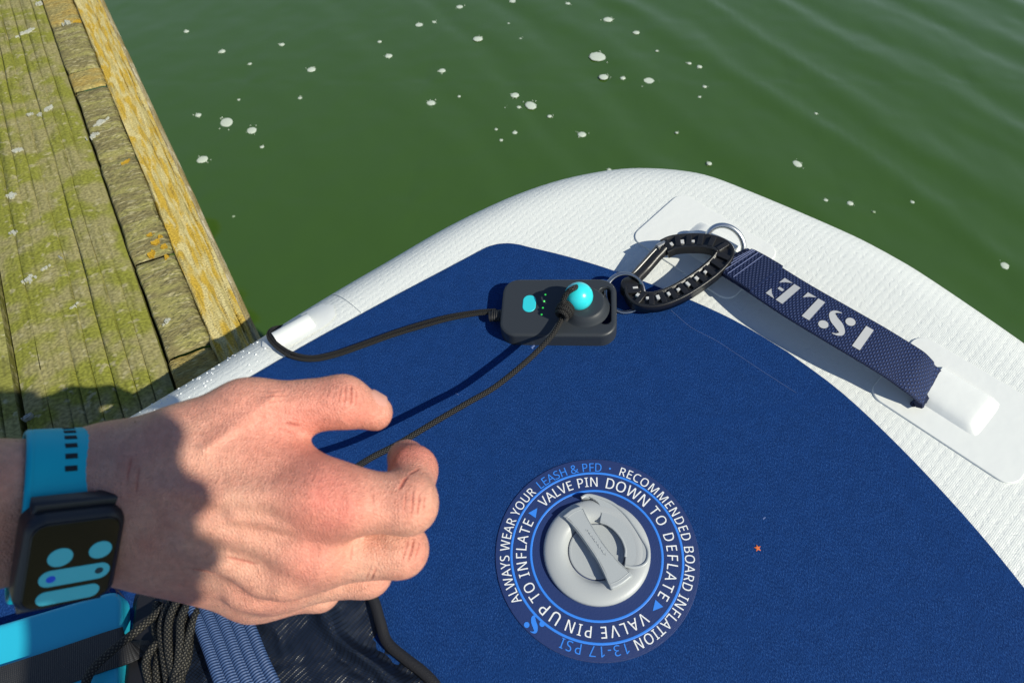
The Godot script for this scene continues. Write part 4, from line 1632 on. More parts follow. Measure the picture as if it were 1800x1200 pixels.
func bag() -> void:
	# --- mesh deck bag
	var ed: Array = smooth([Vector2(-0.147, 0.1311), Vector2(-0.1468, 0.1087), Vector2(-0.1465, 0.0909), Vector2(-0.152, 0.0749), Vector2(-0.1571, 0.0592), Vector2(-0.1544, 0.0414), Vector2(-0.1509, 0.0263), Vector2(-0.1499, 0.0124), Vector2(-0.153, -0.0059)], 5)
	var origin := board.transform * on(ed[0].x - 0.1, ed[0].y, 0.0)
	var b := thing("mesh_bag", "black ripstop mesh bag with a thick bound edge lying on the navy pad", "bag", Transform3D(Basis(), origin))
	var inv := board.transform
	var lf: Array = [Vector2(-0.2679, 0.2472), Vector2(-0.3112, 0.1439)]
	var nz := FastNoiseLite.new()
	nz.seed = 12
	nz.frequency = 1.0
	var rows := []
	var uvs := []
	var m := ed.size()
	for i in m:
		var v := float(i) / (m - 1)
		var a: Vector2 = lf[0].lerp(lf[1], v)
		var row := []
		var ur := []
		for j in 81:
			var u := j / 80.0
			var q: Vector2 = a.lerp(ed[i], u)
			var h := 0.004 + 0.016 * sin(PI * clampf(u, 0, 1)) * smoothstep(0.0, 0.12, 1.0 - u)
			h += 0.011 * exp(-pow((u - 0.82 - 0.03 * v + 0.03 * sin(v * 5.0)) / 0.04, 2.0))
			h += 0.006 * exp(-pow((u - 0.32 + 0.28 * v) / 0.05, 2.0)) * (1.0 - v)
			h += 0.003 * nz.get_noise_2d(u * 7.0, v * 3.0) + 0.0012 * nz.get_noise_2d(u * 22.0, v * 12.0 + 9.0)
			row.append(inv * on(q.x, q.y, h) - origin)
			ur.append(Vector2(u * 0.19, v * 0.13) / 0.0105)
		rows.append(row)
		uvs.append(ur)
	var mb := MB.new()
	mb.sheet(rows, uvs, false, Vector3.UP)
	var n := 96
	var rip := func(u: float, v: float) -> float:
		var a := absf(fposmod((u + v) * 3.0, 1.0) - 0.5) * 2.0
		var c := absf(fposmod((u - v) * 3.0, 1.0) - 0.5) * 2.0
		return maxf(smoothstep(0.72, 0.92, a), smoothstep(0.72, 0.92, c))
	var mesh_a := tinted(n, n, func(x, y):
		return Color(0.007, 0.013, 0.03).lerp(Color(0.002, 0.002, 0.003), rip.call((x + 0.5) / n, (y + 0.5) / n)))
	var cloth := relief(mat(Color.WHITE, 0.38, {"albedo_texture": tex(mesh_a), "metallic_specular": 0.5}), tex(grey(n, n, rip)), 0.012)
	put(mb, "mesh_panel", cloth, b)
	var bind := MB.new()
	var bp := []
	for q in ed:
		bp.append(inv * on(q.x, q.y, 0.0075) - origin)
	bind.sweep(bp, [Vector2(-0.004, 0), Vector2(-0.0035, 0.003), Vector2(0, 0.0042), Vector2(0.0035, 0.003), Vector2(0.004, 0), Vector2(0, -0.0035)], Vector3.UP)
	put(bind, "binding", relief(mat(Color(0.006, 0.006, 0.009), 0.7), tex(noise(64, 64, 0.3, 4)), 0.03), b)
	# --- blue ribbed elastic webbing across the bag
	var eo: Vector3 = Vector3(-0.199, 0.1497, -0.1336)
	var e := thing("elastic_strap", "ribbed blue elastic strap stretched over the black mesh bag", "strap", Transform3D(Basis(), eo))
	var ep := []
	for q in smooth([Vector3(-0.2366, 0.1561, -0.1884), Vector3(-0.2193, 0.16, -0.166), Vector3(-0.199, 0.1618, -0.1379), Vector3(-0.1821, 0.1617, -0.1123), Vector3(-0.1676, 0.1596, -0.0921)], 8):
		ep.append(q - eo)
	var sec := []
	var hw := 0.0185
	var ribs := 5
	for k in ribs * 8 + 1:
		var t := float(k) / (ribs * 8)
		sec.append(Vector2(-hw + 2 * hw * t, 0.0002 + 0.0024 * sqrt(absf(sin(PI * ribs * t)))))
	sec.append(Vector2(hw, -0.001))
	sec.append(Vector2(-hw, -0.001))
	var em := MB.new()
	em.sweep(ep, sec, Vector3(0, 1, 0.1).normalized(), false, true, 125.0)
	var ea := tinted(32, 32, func(x, y):
		var t: float = absf(fposmod(y / 8.0 + 0.1 * sin(TAU * x / 32.0), 1.0) - 0.5) * 2.0
		return Color(0.009, 0.03, 0.1).lerp(Color(0.05, 0.1, 0.23), smoothstep(0.25, 0.85, t)))
	var es := grey(32, 32, func(u, v): return absf(fposmod(v * 4.0 + 0.1 * sin(TAU * u), 1.0) - 0.5) * 2.0)
	var emt := relief(mat(Color.WHITE, 0.6, {"albedo_texture": tex(ea)}), tex(es), 0.05)
	emt.uv1_scale = Vector3(5, 1, 1)
	put(em, "webbing", emt, e)
	# --- cyan pouch with a black band round it
	var co: Vector3 = Vector3(-0.3238, 0.1281, -0.1314)
	var c := thing("cyan_pouch", "cyan rubber pouch wrapped by a wide black webbing band", "pouch", Transform3D(Basis(), co))
	var out: Array = [Vector3(-0.413, 0.128, -0.1353), Vector3(-0.3726, 0.128, -0.1473), Vector3(-0.292, 0.1287, -0.1733), Vector3(-0.2821, 0.1285, -0.1471), Vector3(-0.2653, 0.1282, -0.0901), Vector3(-0.3236, 0.128, -0.0737), Vector3(-0.3746, 0.128, -0.0606)]
	var po := []
	for q in out:
		po.append(Vector2(q.x - co.x, q.z - co.z))
	var base := co.y
	var lay := func(p: Vector3) -> Vector3:
		var l := board.transform.affine_inverse() * Vector3(co.x + p.x, 0, co.z + p.z)
		return Vector3(p.x, decky(l.x) + p.y - base, p.z)
	var pm := MB.new()
	pm.slab(round_poly(po, 0.012, 6), 0.003, 0.019, 0.004, lay, 5)
	put(pm, "pouch_body", mat(Color(0.02, 0.42, 0.6), 0.38), c)
	var band := MB.new()
	var mid: Array = [Vector3(-0.3795, 0.1485, -0.0959), Vector3(-0.3429, 0.1485, -0.1081), Vector3(-0.3123, 0.1485, -0.1189), Vector3(-0.2878, 0.1488, -0.1278), Vector3(-0.2755, 0.1484, -0.132), Vector3(-0.2724, 0.1445, -0.1346), Vector3(-0.2752, 0.1365, -0.1371), Vector3(-0.2787, 0.1305, -0.1386)]
	var mp := []
	for q in smooth(mid, 6):
		mp.append(q - co)
	band.sweep(mp, [Vector2(-0.0135, -0.0005), Vector2(-0.0132, 0.0007), Vector2(0, 0.001), Vector2(0.0132, 0.0007), Vector2(0.0135, -0.0005)], Vector3(0.25, 1, 0).normalized(), false, false, 200.0)
	var bh := grey(64, 64, func(u, v): return pow(absf(sin(TAU * v * 2.0)), 0.7) * 0.8 + 0.2 * absf(sin(TAU * u * 6.0)))
	var bm := relief(mat(Color(0.016, 0.016, 0.018), 0.55, {"metallic_specular": 0.55}), tex(bh), 0.05)
	bm.uv1_scale = Vector3(4, 1, 1)
	put(band, "webbing_band", bm, c)
	# --- loose cord over the pouch, and the hank of cord beside it
	var black := braid(Color(0.009, 0.009, 0.009), Color(0.085, 0.078, 0.06))
	rope([Vector3(-0.2848, 0.154, -0.0864), Vector3(-0.2885, 0.1551, -0.1067), Vector3(-0.2844, 0.1572, -0.1169), Vector3(-0.2753, 0.1584, -0.1276), Vector3(-0.2641, 0.1577, -0.1398), Vector3(-0.2584, 0.1529, -0.1505), Vector3(-0.2537, 0.1491, -0.1593)], 0.0030, black, "loose_cord", "thin black braided cord curving across the cyan pouch", "cord")
	var ho: Vector3 = Vector3(-0.2523, 0.1289, -0.143)
	var hk := thing("cord_hank", "tangled hank of dark braided cord between pouch and blue elastic strap", "cord", Transform3D(Basis(), ho))
	var loops := [
		[Vector3(-0.2462, 0.1495, -0.1736), Vector3(-0.2492, 0.1532, -0.158), Vector3(-0.2492, 0.1549, -0.1437), Vector3(-0.2413, 0.1548, -0.1248), Vector3(-0.2324, 0.1526, -0.1037), Vector3(-0.2273, 0.1485, -0.0873)],
		[Vector3(-0.2395, 0.1516, -0.1708), Vector3(-0.2416, 0.1593, -0.1573), Vector3(-0.2416, 0.1611, -0.1439), Vector3(-0.2369, 0.1599, -0.1272), Vector3(-0.2311, 0.1568, -0.1134), Vector3(-0.2248, 0.1526, -0.0968)],
		[Vector3(-0.2326, 0.1517, -0.1687), Vector3(-0.2326, 0.1595, -0.1573), Vector3(-0.2326, 0.1633, -0.1459), Vector3(-0.2287, 0.1631, -0.1301), Vector3(-0.2273, 0.1599, -0.1163), Vector3(-0.2285, 0.1566, -0.1012)],
		[Vector3(-0.2284, 0.1517, -0.1646), Vector3(-0.2249, 0.1595, -0.1521), Vector3(-0.2243, 0.1623, -0.1397), Vector3(-0.2244, 0.1611, -0.1251), Vector3(-0.2247, 0.1568, -0.1116), Vector3(-0.2219, 0.1526, -0.0934)],
		[Vector3(-0.2536, 0.1473, -0.1702), Vector3(-0.2409, 0.1553, -0.1554), Vector3(-0.2305, 0.1573, -0.1449), Vector3(-0.2246, 0.1582, -0.1314), Vector3(-0.2232, 0.157, -0.117), Vector3(-0.2267, 0.1587, -0.1042), Vector3(-0.2324, 0.1545, -0.093)],
		[Vector3(-0.2647, 0.141, -0.1639), Vector3(-0.2587, 0.1448, -0.1466), Vector3(-0.2503, 0.1467, -0.1306), Vector3(-0.2468, 0.1466, -0.1157), Vector3(-0.2401, 0.1445, -0.0983)],
		[Vector3(-0.2451, 0.1509, -0.1371), Vector3(-0.2517, 0.1527, -0.1298), Vector3(-0.2552, 0.1485, -0.1208), Vector3(-0.2506, 0.1445, -0.109), Vector3(-0.2436, 0.1404, -0.0922)]]
	for l in loops:
		var mb2 := MB.new()
		var pp := []
		for q in smooth(l, 7):
			pp.append(q - ho)
		mb2.tube(pp, 0.0029, 10)
		put(mb2, "strand", black, hk)
	# dark strap with a plastic buckle under the hank
	var bk := MB.new()
	var bo := PackedVector2Array()
	for q in round_rect(0.05, 0.075, 0.01):
		bo.append(q)
	bk.slab(bo, 0.002, 0.011, 0.003, func(p): return p.rotated(Vector3.UP, 0.2))
	put(bk, "wrap", mat(Color(0.007, 0.007, 0.009), 0.5), hk)


func person() -> void:
	var at: Vector3 = Vector3(-0.1644, 0.3928, -0.1267)
	var p := thing("person", "bare right hand and forearm reaching in from the left with curled fingers", "person", Transform3D(Basis(), at))
	var palm := [
		[Vector3(-0.282, 0.489, -0.0741), Vector3(-0.173, 0.3907, -0.1378), 0.027, 0.0162, 0.015],
		[Vector3(-0.29, 0.4659, -0.0579), Vector3(-0.1803, 0.3666, -0.1275), 0.027, 0.0162, 0.015],
		[Vector3(-0.173, 0.3907, -0.1378), Vector3(-0.0762, 0.3965, -0.1249), 0.0165, 0.0132, 0.024],
		[Vector3(-0.1744, 0.3841, -0.1335), Vector3(-0.0876, 0.3703, -0.1113), 0.017, 0.0136, 0.024],
		[Vector3(-0.1773, 0.3748, -0.1298), Vector3(-0.1069, 0.3468, -0.1091), 0.018, 0.0126, 0.022],
		[Vector3(-0.1803, 0.3666, -0.1275), Vector3(-0.1255, 0.3251, -0.1106), 0.0170, 0.0114, 0.022],
		[Vector3(-0.1663, 0.3897, -0.1421), Vector3(-0.1151, 0.4085, -0.1609), 0.0145, 0.0132, 0.02],
		[Vector3(-0.1382, 0.4009, -0.1417), Vector3(-0.0946, 0.395, -0.1367), 0.0155, 0.0108, 0.024],
		[Vector3(-0.152, 0.3811, -0.1377), Vector3(-0.0997, 0.3596, -0.1283), 0.017, 0.015, 0.02],
		[Vector3(-0.158, 0.357, -0.1266), Vector3(-0.119, 0.3313, -0.1201), 0.016, 0.013, 0.02],
	]
	var fingers := [
		[[Vector3(-0.0794, 0.3965, -0.1257), Vector3(-0.0439, 0.3937, -0.1247), 0.0130, 0.0125], [Vector3(-0.0439, 0.3937, -0.1247), Vector3(-0.0448, 0.3819, -0.1468), 0.0114, 0.0102], [Vector3(-0.0448, 0.3819, -0.1468), Vector3(-0.0501, 0.3727, -0.1577), 0.0102, 0.0091]],
		[[Vector3(-0.0888, 0.3703, -0.1113), Vector3(-0.0492, 0.3683, -0.1151), 0.0124, 0.0119], [Vector3(-0.0492, 0.3683, -0.1151), Vector3(-0.0581, 0.3425, -0.1341), 0.0110, 0.0100], [Vector3(-0.0581, 0.3425, -0.1341), Vector3(-0.0747, 0.3336, -0.1439), 0.0100, 0.0088]],
		[[Vector3(-0.1099, 0.346, -0.1097), Vector3(-0.0676, 0.3442, -0.1138), 0.0120, 0.0110], [Vector3(-0.0676, 0.3442, -0.1138), Vector3(-0.0754, 0.3181, -0.1293), 0.0106, 0.0095], [Vector3(-0.0754, 0.3181, -0.1293), Vector3(-0.0925, 0.312, -0.1376), 0.0095, 0.0084]],
		[[Vector3(-0.1273, 0.324, -0.111), Vector3(-0.0952, 0.321, -0.1136), 0.0108, 0.0100], [Vector3(-0.0952, 0.321, -0.1136), Vector3(-0.1032, 0.2988, -0.1274), 0.0096, 0.0086], [Vector3(-0.1032, 0.2988, -0.1274), Vector3(-0.1172, 0.294, -0.1343), 0.0086, 0.0076]],
		[[Vector3(-0.1163, 0.4085, -0.1609), Vector3(-0.0752, 0.407, -0.1671), 0.0120, 0.0116], [Vector3(-0.0752, 0.407, -0.1671), Vector3(-0.0627, 0.3964, -0.1682), 0.0106, 0.0083]],
	]
	# relief of the skin: each a line over the back of the hand, its width, how soft, and how proud (+) or sunk (-)
	var lines := [
		[Vector3(-0.0793, 0.4017, -0.125), Vector3(-0.0677, 0.3995, -0.1223), 0.0075, 0.014, 0.0006], [Vector3(-0.0894, 0.3771, -0.1102), Vector3(-0.0822, 0.3759, -0.1087), 0.0065, 0.011, 0.0016], [Vector3(-0.1111, 0.3495, -0.1077), Vector3(-0.1046, 0.3486, -0.1064), 0.0055, 0.010, 0.0016], [Vector3(-0.1267, 0.3352, -0.1057), Vector3(-0.1213, 0.3345, -0.1049), 0.0045, 0.009, 0.0012],
		[Vector3(-0.0735, 0.4019, -0.1254), Vector3(-0.0595, 0.3987, -0.1213), 0.0012, 0.003, 0.0007],
		[Vector3(-0.14, 0.4028, -0.1265), Vector3(-0.0828, 0.4008, -0.1239), 0.0032, 0.008, 0.0011], [Vector3(-0.1353, 0.3966, -0.1186), Vector3(-0.0918, 0.3771, -0.1102), 0.003, 0.009, 0.0008], [Vector3(-0.1377, 0.3804, -0.1143), Vector3(-0.115, 0.3502, -0.1085), 0.003, 0.009, 0.0007],
		[Vector3(-0.1295, 0.3937, -0.115), Vector3(-0.1132, 0.3966, -0.1186), 0.0013, 0.004, 0.0007], [Vector3(-0.1132, 0.3966, -0.1186), Vector3(-0.0933, 0.4046, -0.1287), 0.0013, 0.004, 0.0007], [Vector3(-0.1132, 0.3966, -0.1186), Vector3(-0.0967, 0.3842, -0.1191), 0.0011, 0.004, 0.0006], [Vector3(-0.126, 0.4133, -0.1396), Vector3(-0.1015, 0.418, -0.1616), 0.0013, 0.004, 0.0007],
		
	]
	var marks := []
	var eye0 := Vector3(0, 0.66, 0)
	for l in lines:
		var a := on_skin(eye0, l[0], palm, fingers)
		var b := on_skin(eye0, l[1], palm, fingers)
		var sink: float = l[4] - l[2]
		if l[3] < 0.0:
			sink = l[2] + l[4]
		var go := (eye0 - a).normalized() * sink
		marks.append([a + go, b + go, l[2], l[2], l[3]])
	for g in [palm, marks] + fingers:
		for b in g:
			b[0] -= at
			b[1] -= at
	var mb := flesh(palm, fingers, marks, 0.0016)
	var folds := [
		[Vector3(-0.0744, 0.4028, -0.1265), Vector3(-0.0754, 0.3996, -0.1224), 0.00055, 0.00055], [Vector3(-0.0754, 0.3996, -0.1224), Vector3(-0.0768, 0.3958, -0.1177), 0.0005, 0.0005], [Vector3(-0.0719, 0.4019, -0.1254), Vector3(-0.073, 0.3976, -0.1199), 0.0004, 0.00022], [Vector3(-0.0775, 0.4022, -0.1257), Vector3(-0.0789, 0.3976, -0.1199), 0.0004, 0.0002], [Vector3(-0.0695, 0.4014, -0.1246), Vector3(-0.0705, 0.398, -0.1204), 0.0004, 0.00015],
		[Vector3(-0.0858, 0.3786, -0.1121), Vector3(-0.0877, 0.3744, -0.1068), 0.0005, 0.0004], [Vector3(-0.0884, 0.3781, -0.1115), Vector3(-0.0901, 0.3747, -0.1071), 0.0004, 0.0002], [Vector3(-0.0831, 0.378, -0.1113), Vector3(-0.0848, 0.3747, -0.1071), 0.0004, 0.0002], [Vector3(-0.109, 0.3511, -0.1097), Vector3(-0.1111, 0.3482, -0.106), 0.0005, 0.0003],
		[Vector3(-0.0684, 0.4216, -0.1662), Vector3(-0.0686, 0.4159, -0.159), 0.0005, 0.0004], [Vector3(-0.0706, 0.4216, -0.1662), Vector3(-0.0715, 0.4159, -0.159), 0.00045, 0.0003], [Vector3(-0.0685, 0.4121, -0.1703), Vector3(-0.0685, 0.4078, -0.1648), 0.0004, 0.0003], [Vector3(-0.0727, 0.421, -0.1654), Vector3(-0.074, 0.4168, -0.1601), 0.0004, 0.0002],
		[Vector3(-0.1049, 0.4195, -0.1635), Vector3(-0.0962, 0.4204, -0.1646), 0.00045, 0.00022], [Vector3(-0.1058, 0.4181, -0.1618), Vector3(-0.0952, 0.4191, -0.1629), 0.00045, 0.00025], [Vector3(-0.1044, 0.4168, -0.1601), Vector3(-0.0967, 0.4177, -0.1612), 0.0004, 0.0002],
		[Vector3(-0.0406, 0.4028, -0.1265), Vector3(-0.0415, 0.3961, -0.1181), 0.0005, 0.0003], [Vector3(-0.038, 0.4022, -0.1257), Vector3(-0.039, 0.3967, -0.1188), 0.0005, 0.0003], [Vector3(-0.0434, 0.4022, -0.1257), Vector3(-0.0446, 0.3964, -0.1184), 0.0004, 0.0002], [Vector3(-0.0357, 0.4017, -0.125), Vector3(-0.0366, 0.3976, -0.1199), 0.0004, 0.00025],
		[Vector3(-0.0416, 0.3811, -0.1153), Vector3(-0.0445, 0.3744, -0.1068), 0.0005, 0.0004], [Vector3(-0.044, 0.3811, -0.1153), Vector3(-0.0469, 0.3747, -0.1071), 0.0005, 0.0003], [Vector3(-0.0391, 0.3804, -0.1143), Vector3(-0.0416, 0.3753, -0.1079), 0.0004, 0.0003], [Vector3(-0.0615, 0.3544, -0.1137), Vector3(-0.0641, 0.3498, -0.1081), 0.0005, 0.0003], [Vector3(-0.0641, 0.3544, -0.1137), Vector3(-0.0664, 0.3502, -0.1085), 0.0004, 0.0002],
		[Vector3(-0.0517, 0.3753, -0.14), Vector3(-0.0475, 0.3794, -0.1453), 0.0007, 0.0006], [Vector3(-0.0475, 0.3794, -0.1453), Vector3(-0.0419, 0.3817, -0.1481), 0.0006, 0.0005], [Vector3(-0.0967, 0.4117, -0.1537), Vector3(-0.091, 0.4062, -0.1548), 0.0006, 0.0004], [Vector3(-0.0996, 0.4102, -0.1518), Vector3(-0.0934, 0.4043, -0.1525), 0.0005, 0.00025],
		[Vector3(-0.122, 0.3766, -0.1096), Vector3(-0.1094, 0.3691, -0.1082), 0.0008, 0.0004], [Vector3(-0.1425, 0.363, -0.1085), Vector3(-0.12, 0.3611, -0.1061), 0.0008, 0.0004],
		[Vector3(-0.1559, 0.4118, -0.1378), Vector3(-0.1582, 0.4046, -0.1287), 0.0006, 0.0003], [Vector3(-0.1526, 0.4096, -0.135), Vector3(-0.1545, 0.4017, -0.125), 0.0006, 0.0003], [Vector3(-0.0607, 0.4031, -0.1268), Vector3(-0.0616, 0.3987, -0.1213), 0.0004, 0.00015], [Vector3(-0.0572, 0.4031, -0.1268), Vector3(-0.0579, 0.3985, -0.121), 0.0004, 0.00015], [Vector3(-0.0677, 0.3796, -0.1134), Vector3(-0.0691, 0.3751, -0.1077), 0.0004, 0.00018],
	]
	for l in folds:
		for e in 2:
			l[e] = on_skin(eye0 - at, l[e] - at, palm, fingers)
	var n1 := FastNoiseLite.new()
	n1.seed = 40
	n1.frequency = 45.0
	var n2 := FastNoiseLite.new()
	n2.seed = 41
	n2.frequency = 260.0
	var reds := [[Vector3(-0.0723, 0.4078, -0.1183), 0.016, 1.0], [Vector3(-0.0837, 0.3827, -0.106), 0.013, 0.7], [Vector3(-0.1086, 0.3553, -0.1037), 0.014, 0.5], [Vector3(-0.0413, 0.4034, -0.1192), 0.010, 0.35], [Vector3(-0.0426, 0.3852, -0.1525), 0.016, 0.75], [Vector3(-0.0517, 0.3804, -0.1465), 0.012, 0.6], [Vector3(-0.0725, 0.4195, -0.1635), 0.014, 0.3], [Vector3(-0.065, 0.4027, -0.1584), 0.015, 0.45], [Vector3(-0.087, 0.412, -0.1541), 0.016, 0.35], [Vector3(-0.114, 0.4192, -0.1551), 0.02, 0.3], [Vector3(-0.095, 0.4074, -0.1402), 0.02, 0.3], [Vector3(-0.0401, 0.3747, -0.1104), 0.009, 0.45], [Vector3(-0.0594, 0.349, -0.1071), 0.009, 0.3], [Vector3(-0.155, 0.345, -0.102), 0.02, 0.25]]
	for r in reds:
		r[0] -= at
	for v in mb.v:
		var k := n1.get_noise_3dv(v)
		var c := Color(0.66, 0.32, 0.235).lerp(Color(0.70, 0.40, 0.295), clampf(0.5 + k, 0, 1))
		var red := 0.0
		for r in reds:
			red += r[2] * exp(-v.distance_squared_to(r[0]) / (r[1] * r[1]))
		c = c.lerp(Color(0.62, 0.17, 0.14), clampf(1.1 * red * (0.8 + 0.5 * k), 0.0, 0.9))
		c = c * (1.0 + 0.22 * n2.get_noise_3dv(v))
		c.a = 1.0
		mb.col.append(c)
	var cn := FastNoiseLite.new()
	cn.seed = 17
	cn.noise_type = FastNoiseLite.TYPE_CELLULAR
	cn.cellular_return_type = FastNoiseLite.RETURN_DISTANCE2_SUB
	cn.frequency = 0.075
	cn.fractal_octaves = 2
	var cell := cn.get_seamless_image(256, 256)
	var pig := noise(256, 256, 0.035, 57, FastNoiseLite.TYPE_SIMPLEX_SMOOTH, 4).get_data()
	var edge := cell.duplicate()
	edge.convert(Image.FORMAT_L8)
	var cd: PackedByteArray = edge.get_data()
	var mottle := tinted(256, 256, func(x, y):
		var k: float = pig[y * 256 + x] / 255.0
		var c: float = cd[y * 256 + x] / 255.0
		return Color(1.0, 0.86 + 0.14 * k, 0.8 + 0.2 * k) * (0.84 + 0.16 * smoothstep(0.0, 0.35, c)))
	var skin := relief(mat(Color.WHITE, 0.46, {"vertex_color_use_as_albedo": true, "albedo_texture": tex(mottle), "uv1_scale": Vector3.ONE * 52.0, "metallic_specular": 0.45, "subsurf_scatter_enabled": true, "subsurf_scatter_strength": 0.05}), tex(cell), 0.08)
	skin.uv1_triplanar = true
	skin.uv1_scale = Vector3.ONE * 52.0
	var smooth_n := mb.mesh(skin).surface_get_arrays(0)[Mesh.ARRAY_NORMAL] as PackedVector3Array
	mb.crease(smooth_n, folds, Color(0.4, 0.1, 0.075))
	put(mb, "body", skin, p)
	# thumbnail
	var t0: Vector3 = (Vector3(-0.0655, 0.4069, -0.1678) as Vector3) - at
	var t1: Vector3 = (Vector3(-0.0573, 0.4027, -0.1657) as Vector3) - at
	var nail := MB.new()
	var rows := []
	var ax := (t1 - t0).normalized()
	var view := (Vector3(0, 0.66, 0) - at - t0).normalized()
	var nrm := (view - ax * view.dot(ax)).normalized()
	nrm = nrm.rotated(ax, -0.65)
	var sd := ax.cross(nrm).normalized()
	var base0: Vector3 = (Vector3(-0.0682, 0.4008, -0.1682) as Vector3) - at
	var base1: Vector3 = (Vector3(-0.0606, 0.3935, -0.1686) as Vector3) - at
	for i in 9:
		var t := i / 8.0
		var row := []
		var r0 := lerpf(0.0102, 0.0091, t)
		var half := 0.72 * sqrt(maxf(0.05, 1.0 - pow(absf(t * 2.0 - 1.0), 5.0)))
		for j in 9:
			var a := (j / 4.0 - 1.0) * half
			row.append(base0.lerp(base1, t) + (nrm * cos(a) + sd * sin(a)) * (r0 + 0.0003 * (1.0 - absf(j / 4.0 - 1.0))))
		rows.append(row)
	nail.sheet(rows, [], false, nrm)
	put(nail, "fingernail", mat(Color(0.55, 0.27, 0.215), 0.3, {"metallic_specular": 0.5}), p)
	# fine hair on the wrist and the back of the hand
	var hair := MB.new()
	var hr := RandomNumberGenerator.new()
	hr.seed = 5
	var nn := mb.nor
	var dirx: Vector3 = ((Vector3(-0.0839, 0.3692, -0.1099) as Vector3) - (Vector3(-0.1644, 0.3928, -0.1267) as Vector3)).normalized()
	var placed := 0
	var camdir := Vector3(0, 0.66, 0) - at
	while placed < 160:
		var i := hr.randi() % mb.v.size()
		var v := mb.v[i]
		var along := v.dot(dirx)
		if along > 0.03 or along < -0.16:
			continue
		var facing := nn[i].dot((camdir - v).normalized())
		if facing < -0.25 or facing > 0.3:
			continue
		placed += 1
		var d := (dirx * 0.75 + nn[i] * hr.randf_range(0.25, 0.6) + Vector3(hr.randf_range(-0.4, 0.4), hr.randf_range(-0.4, 0.4), hr.randf_range(0.0, 0.9))).normalized()
		var len := hr.randf_range(0.004, 0.009)
		var s := d.cross(nn[i]).normalized() * 0.000025
		var b := hair.v.size()
		var a := v - nn[i] * 0.0003
		for q in [a - s, a + s, a + d * len * 0.6 + nn[i] * 0.0002, a + d * len - nn[i] * 0.0006]:
			hair.v.append(q)
			hair.uv.append(Vector2.ZERO)
		hair.ix.append_array(PackedInt32Array([b, b + 1, b + 2, b + 1, b + 3, b + 2]))
	tag(put(hair, "hair", mat(Color(0.3, 0.19, 0.11), 0.5), p), "", "", "", "stuff")
	# the other hand, round the far end of the phone
	var fw := Vector3(0, -cos(deg_to_rad(38.5)), -sin(deg_to_rad(38.5)))
	var up := Vector3(0, sin(deg_to_rad(38.5)), -cos(deg_to_rad(38.5)))
	var eye := Vector3(0, 0.66, 0)
	var ph := func(r: float, u: float, f: float) -> Vector3: return eye + Vector3(0.186, 0.194, 0.133) + Vector3(r, 0, 0) + up * u + fw * f - at
	var palm2 := [
		[ph.call(0.0992, -0.0925, -0.035), ph.call(0.1022, -0.0375, -0.04), 0.015, 0.014, 0.02],
		[ph.call(0.1252, -0.1475, -0.06), ph.call(0.1052, -0.0775, -0.04), 0.025, 0.018, 0.02],
		[ph.call(0.1792, -0.3465, -0.16), ph.call(0.1252, -0.1475, -0.06), 0.036, 0.026, 0.02],
	]
	var ch2 := []
	var tips := [[0.0782, -0.0175], [0.0862, -0.0425], [0.0932, -0.0675], [0.0932, -0.0915]]
	for k in 4:
		var x: float = tips[k][0]
		var u: float = tips[k][1]
		ch2.append([[ph.call(0.1022, u + 0.002, -0.036), ph.call(x + 0.004, u, -0.02), 0.0105, 0.0098], [ph.call(x + 0.004, u, -0.02), ph.call(x - 0.001, u, -0.002), 0.0098, 0.009], [ph.call(x - 0.001, u, -0.002), ph.call(x - 0.02, u, 0.006), 0.0088, 0.0078]])
	ch2.append([[ph.call(0.1052, -0.0775, -0.04), ph.call(0.0802, -0.0875, -0.034), 0.012, 0.0105], [ph.call(0.0802, -0.0875, -0.034), ph.call(0.0602, -0.0775, -0.024), 0.0105, 0.009]])
	var mb3 := flesh(palm2, ch2, [], 0.004)
	for v in mb3.v:
		mb3.col.append(Color(0.57, 0.33, 0.23))
	put(mb3, "other_hand", skin, p)
	var po: Vector3 = eye + Vector3(0.186, 0.194, 0.133) + Vector3(0.011, 0, 0) - up * 0.04 - fw * 0.011
	var phone := thing("phone", "dark phone held level above the scene by its right end", "phone", Transform3D(Basis(Vector3(1, 0, 0), -fw, -up), po))
	var pb := MB.new()
	pb.slab(round_rect(0.152, 0.084, 0.009), -0.004, 0.004, 0.0015, same)
	put(pb, "case", mat(Color(0.03, 0.03, 0.035), 0.4), phone)
	var sc := MB.new()
	sc.slab(round_rect(0.144, 0.076, 0.007), 0.0035, 0.0043, 0.0002, same)
	put(sc, "screen", mat(Color(0.01, 0.01, 0.012), 0.1), phone)


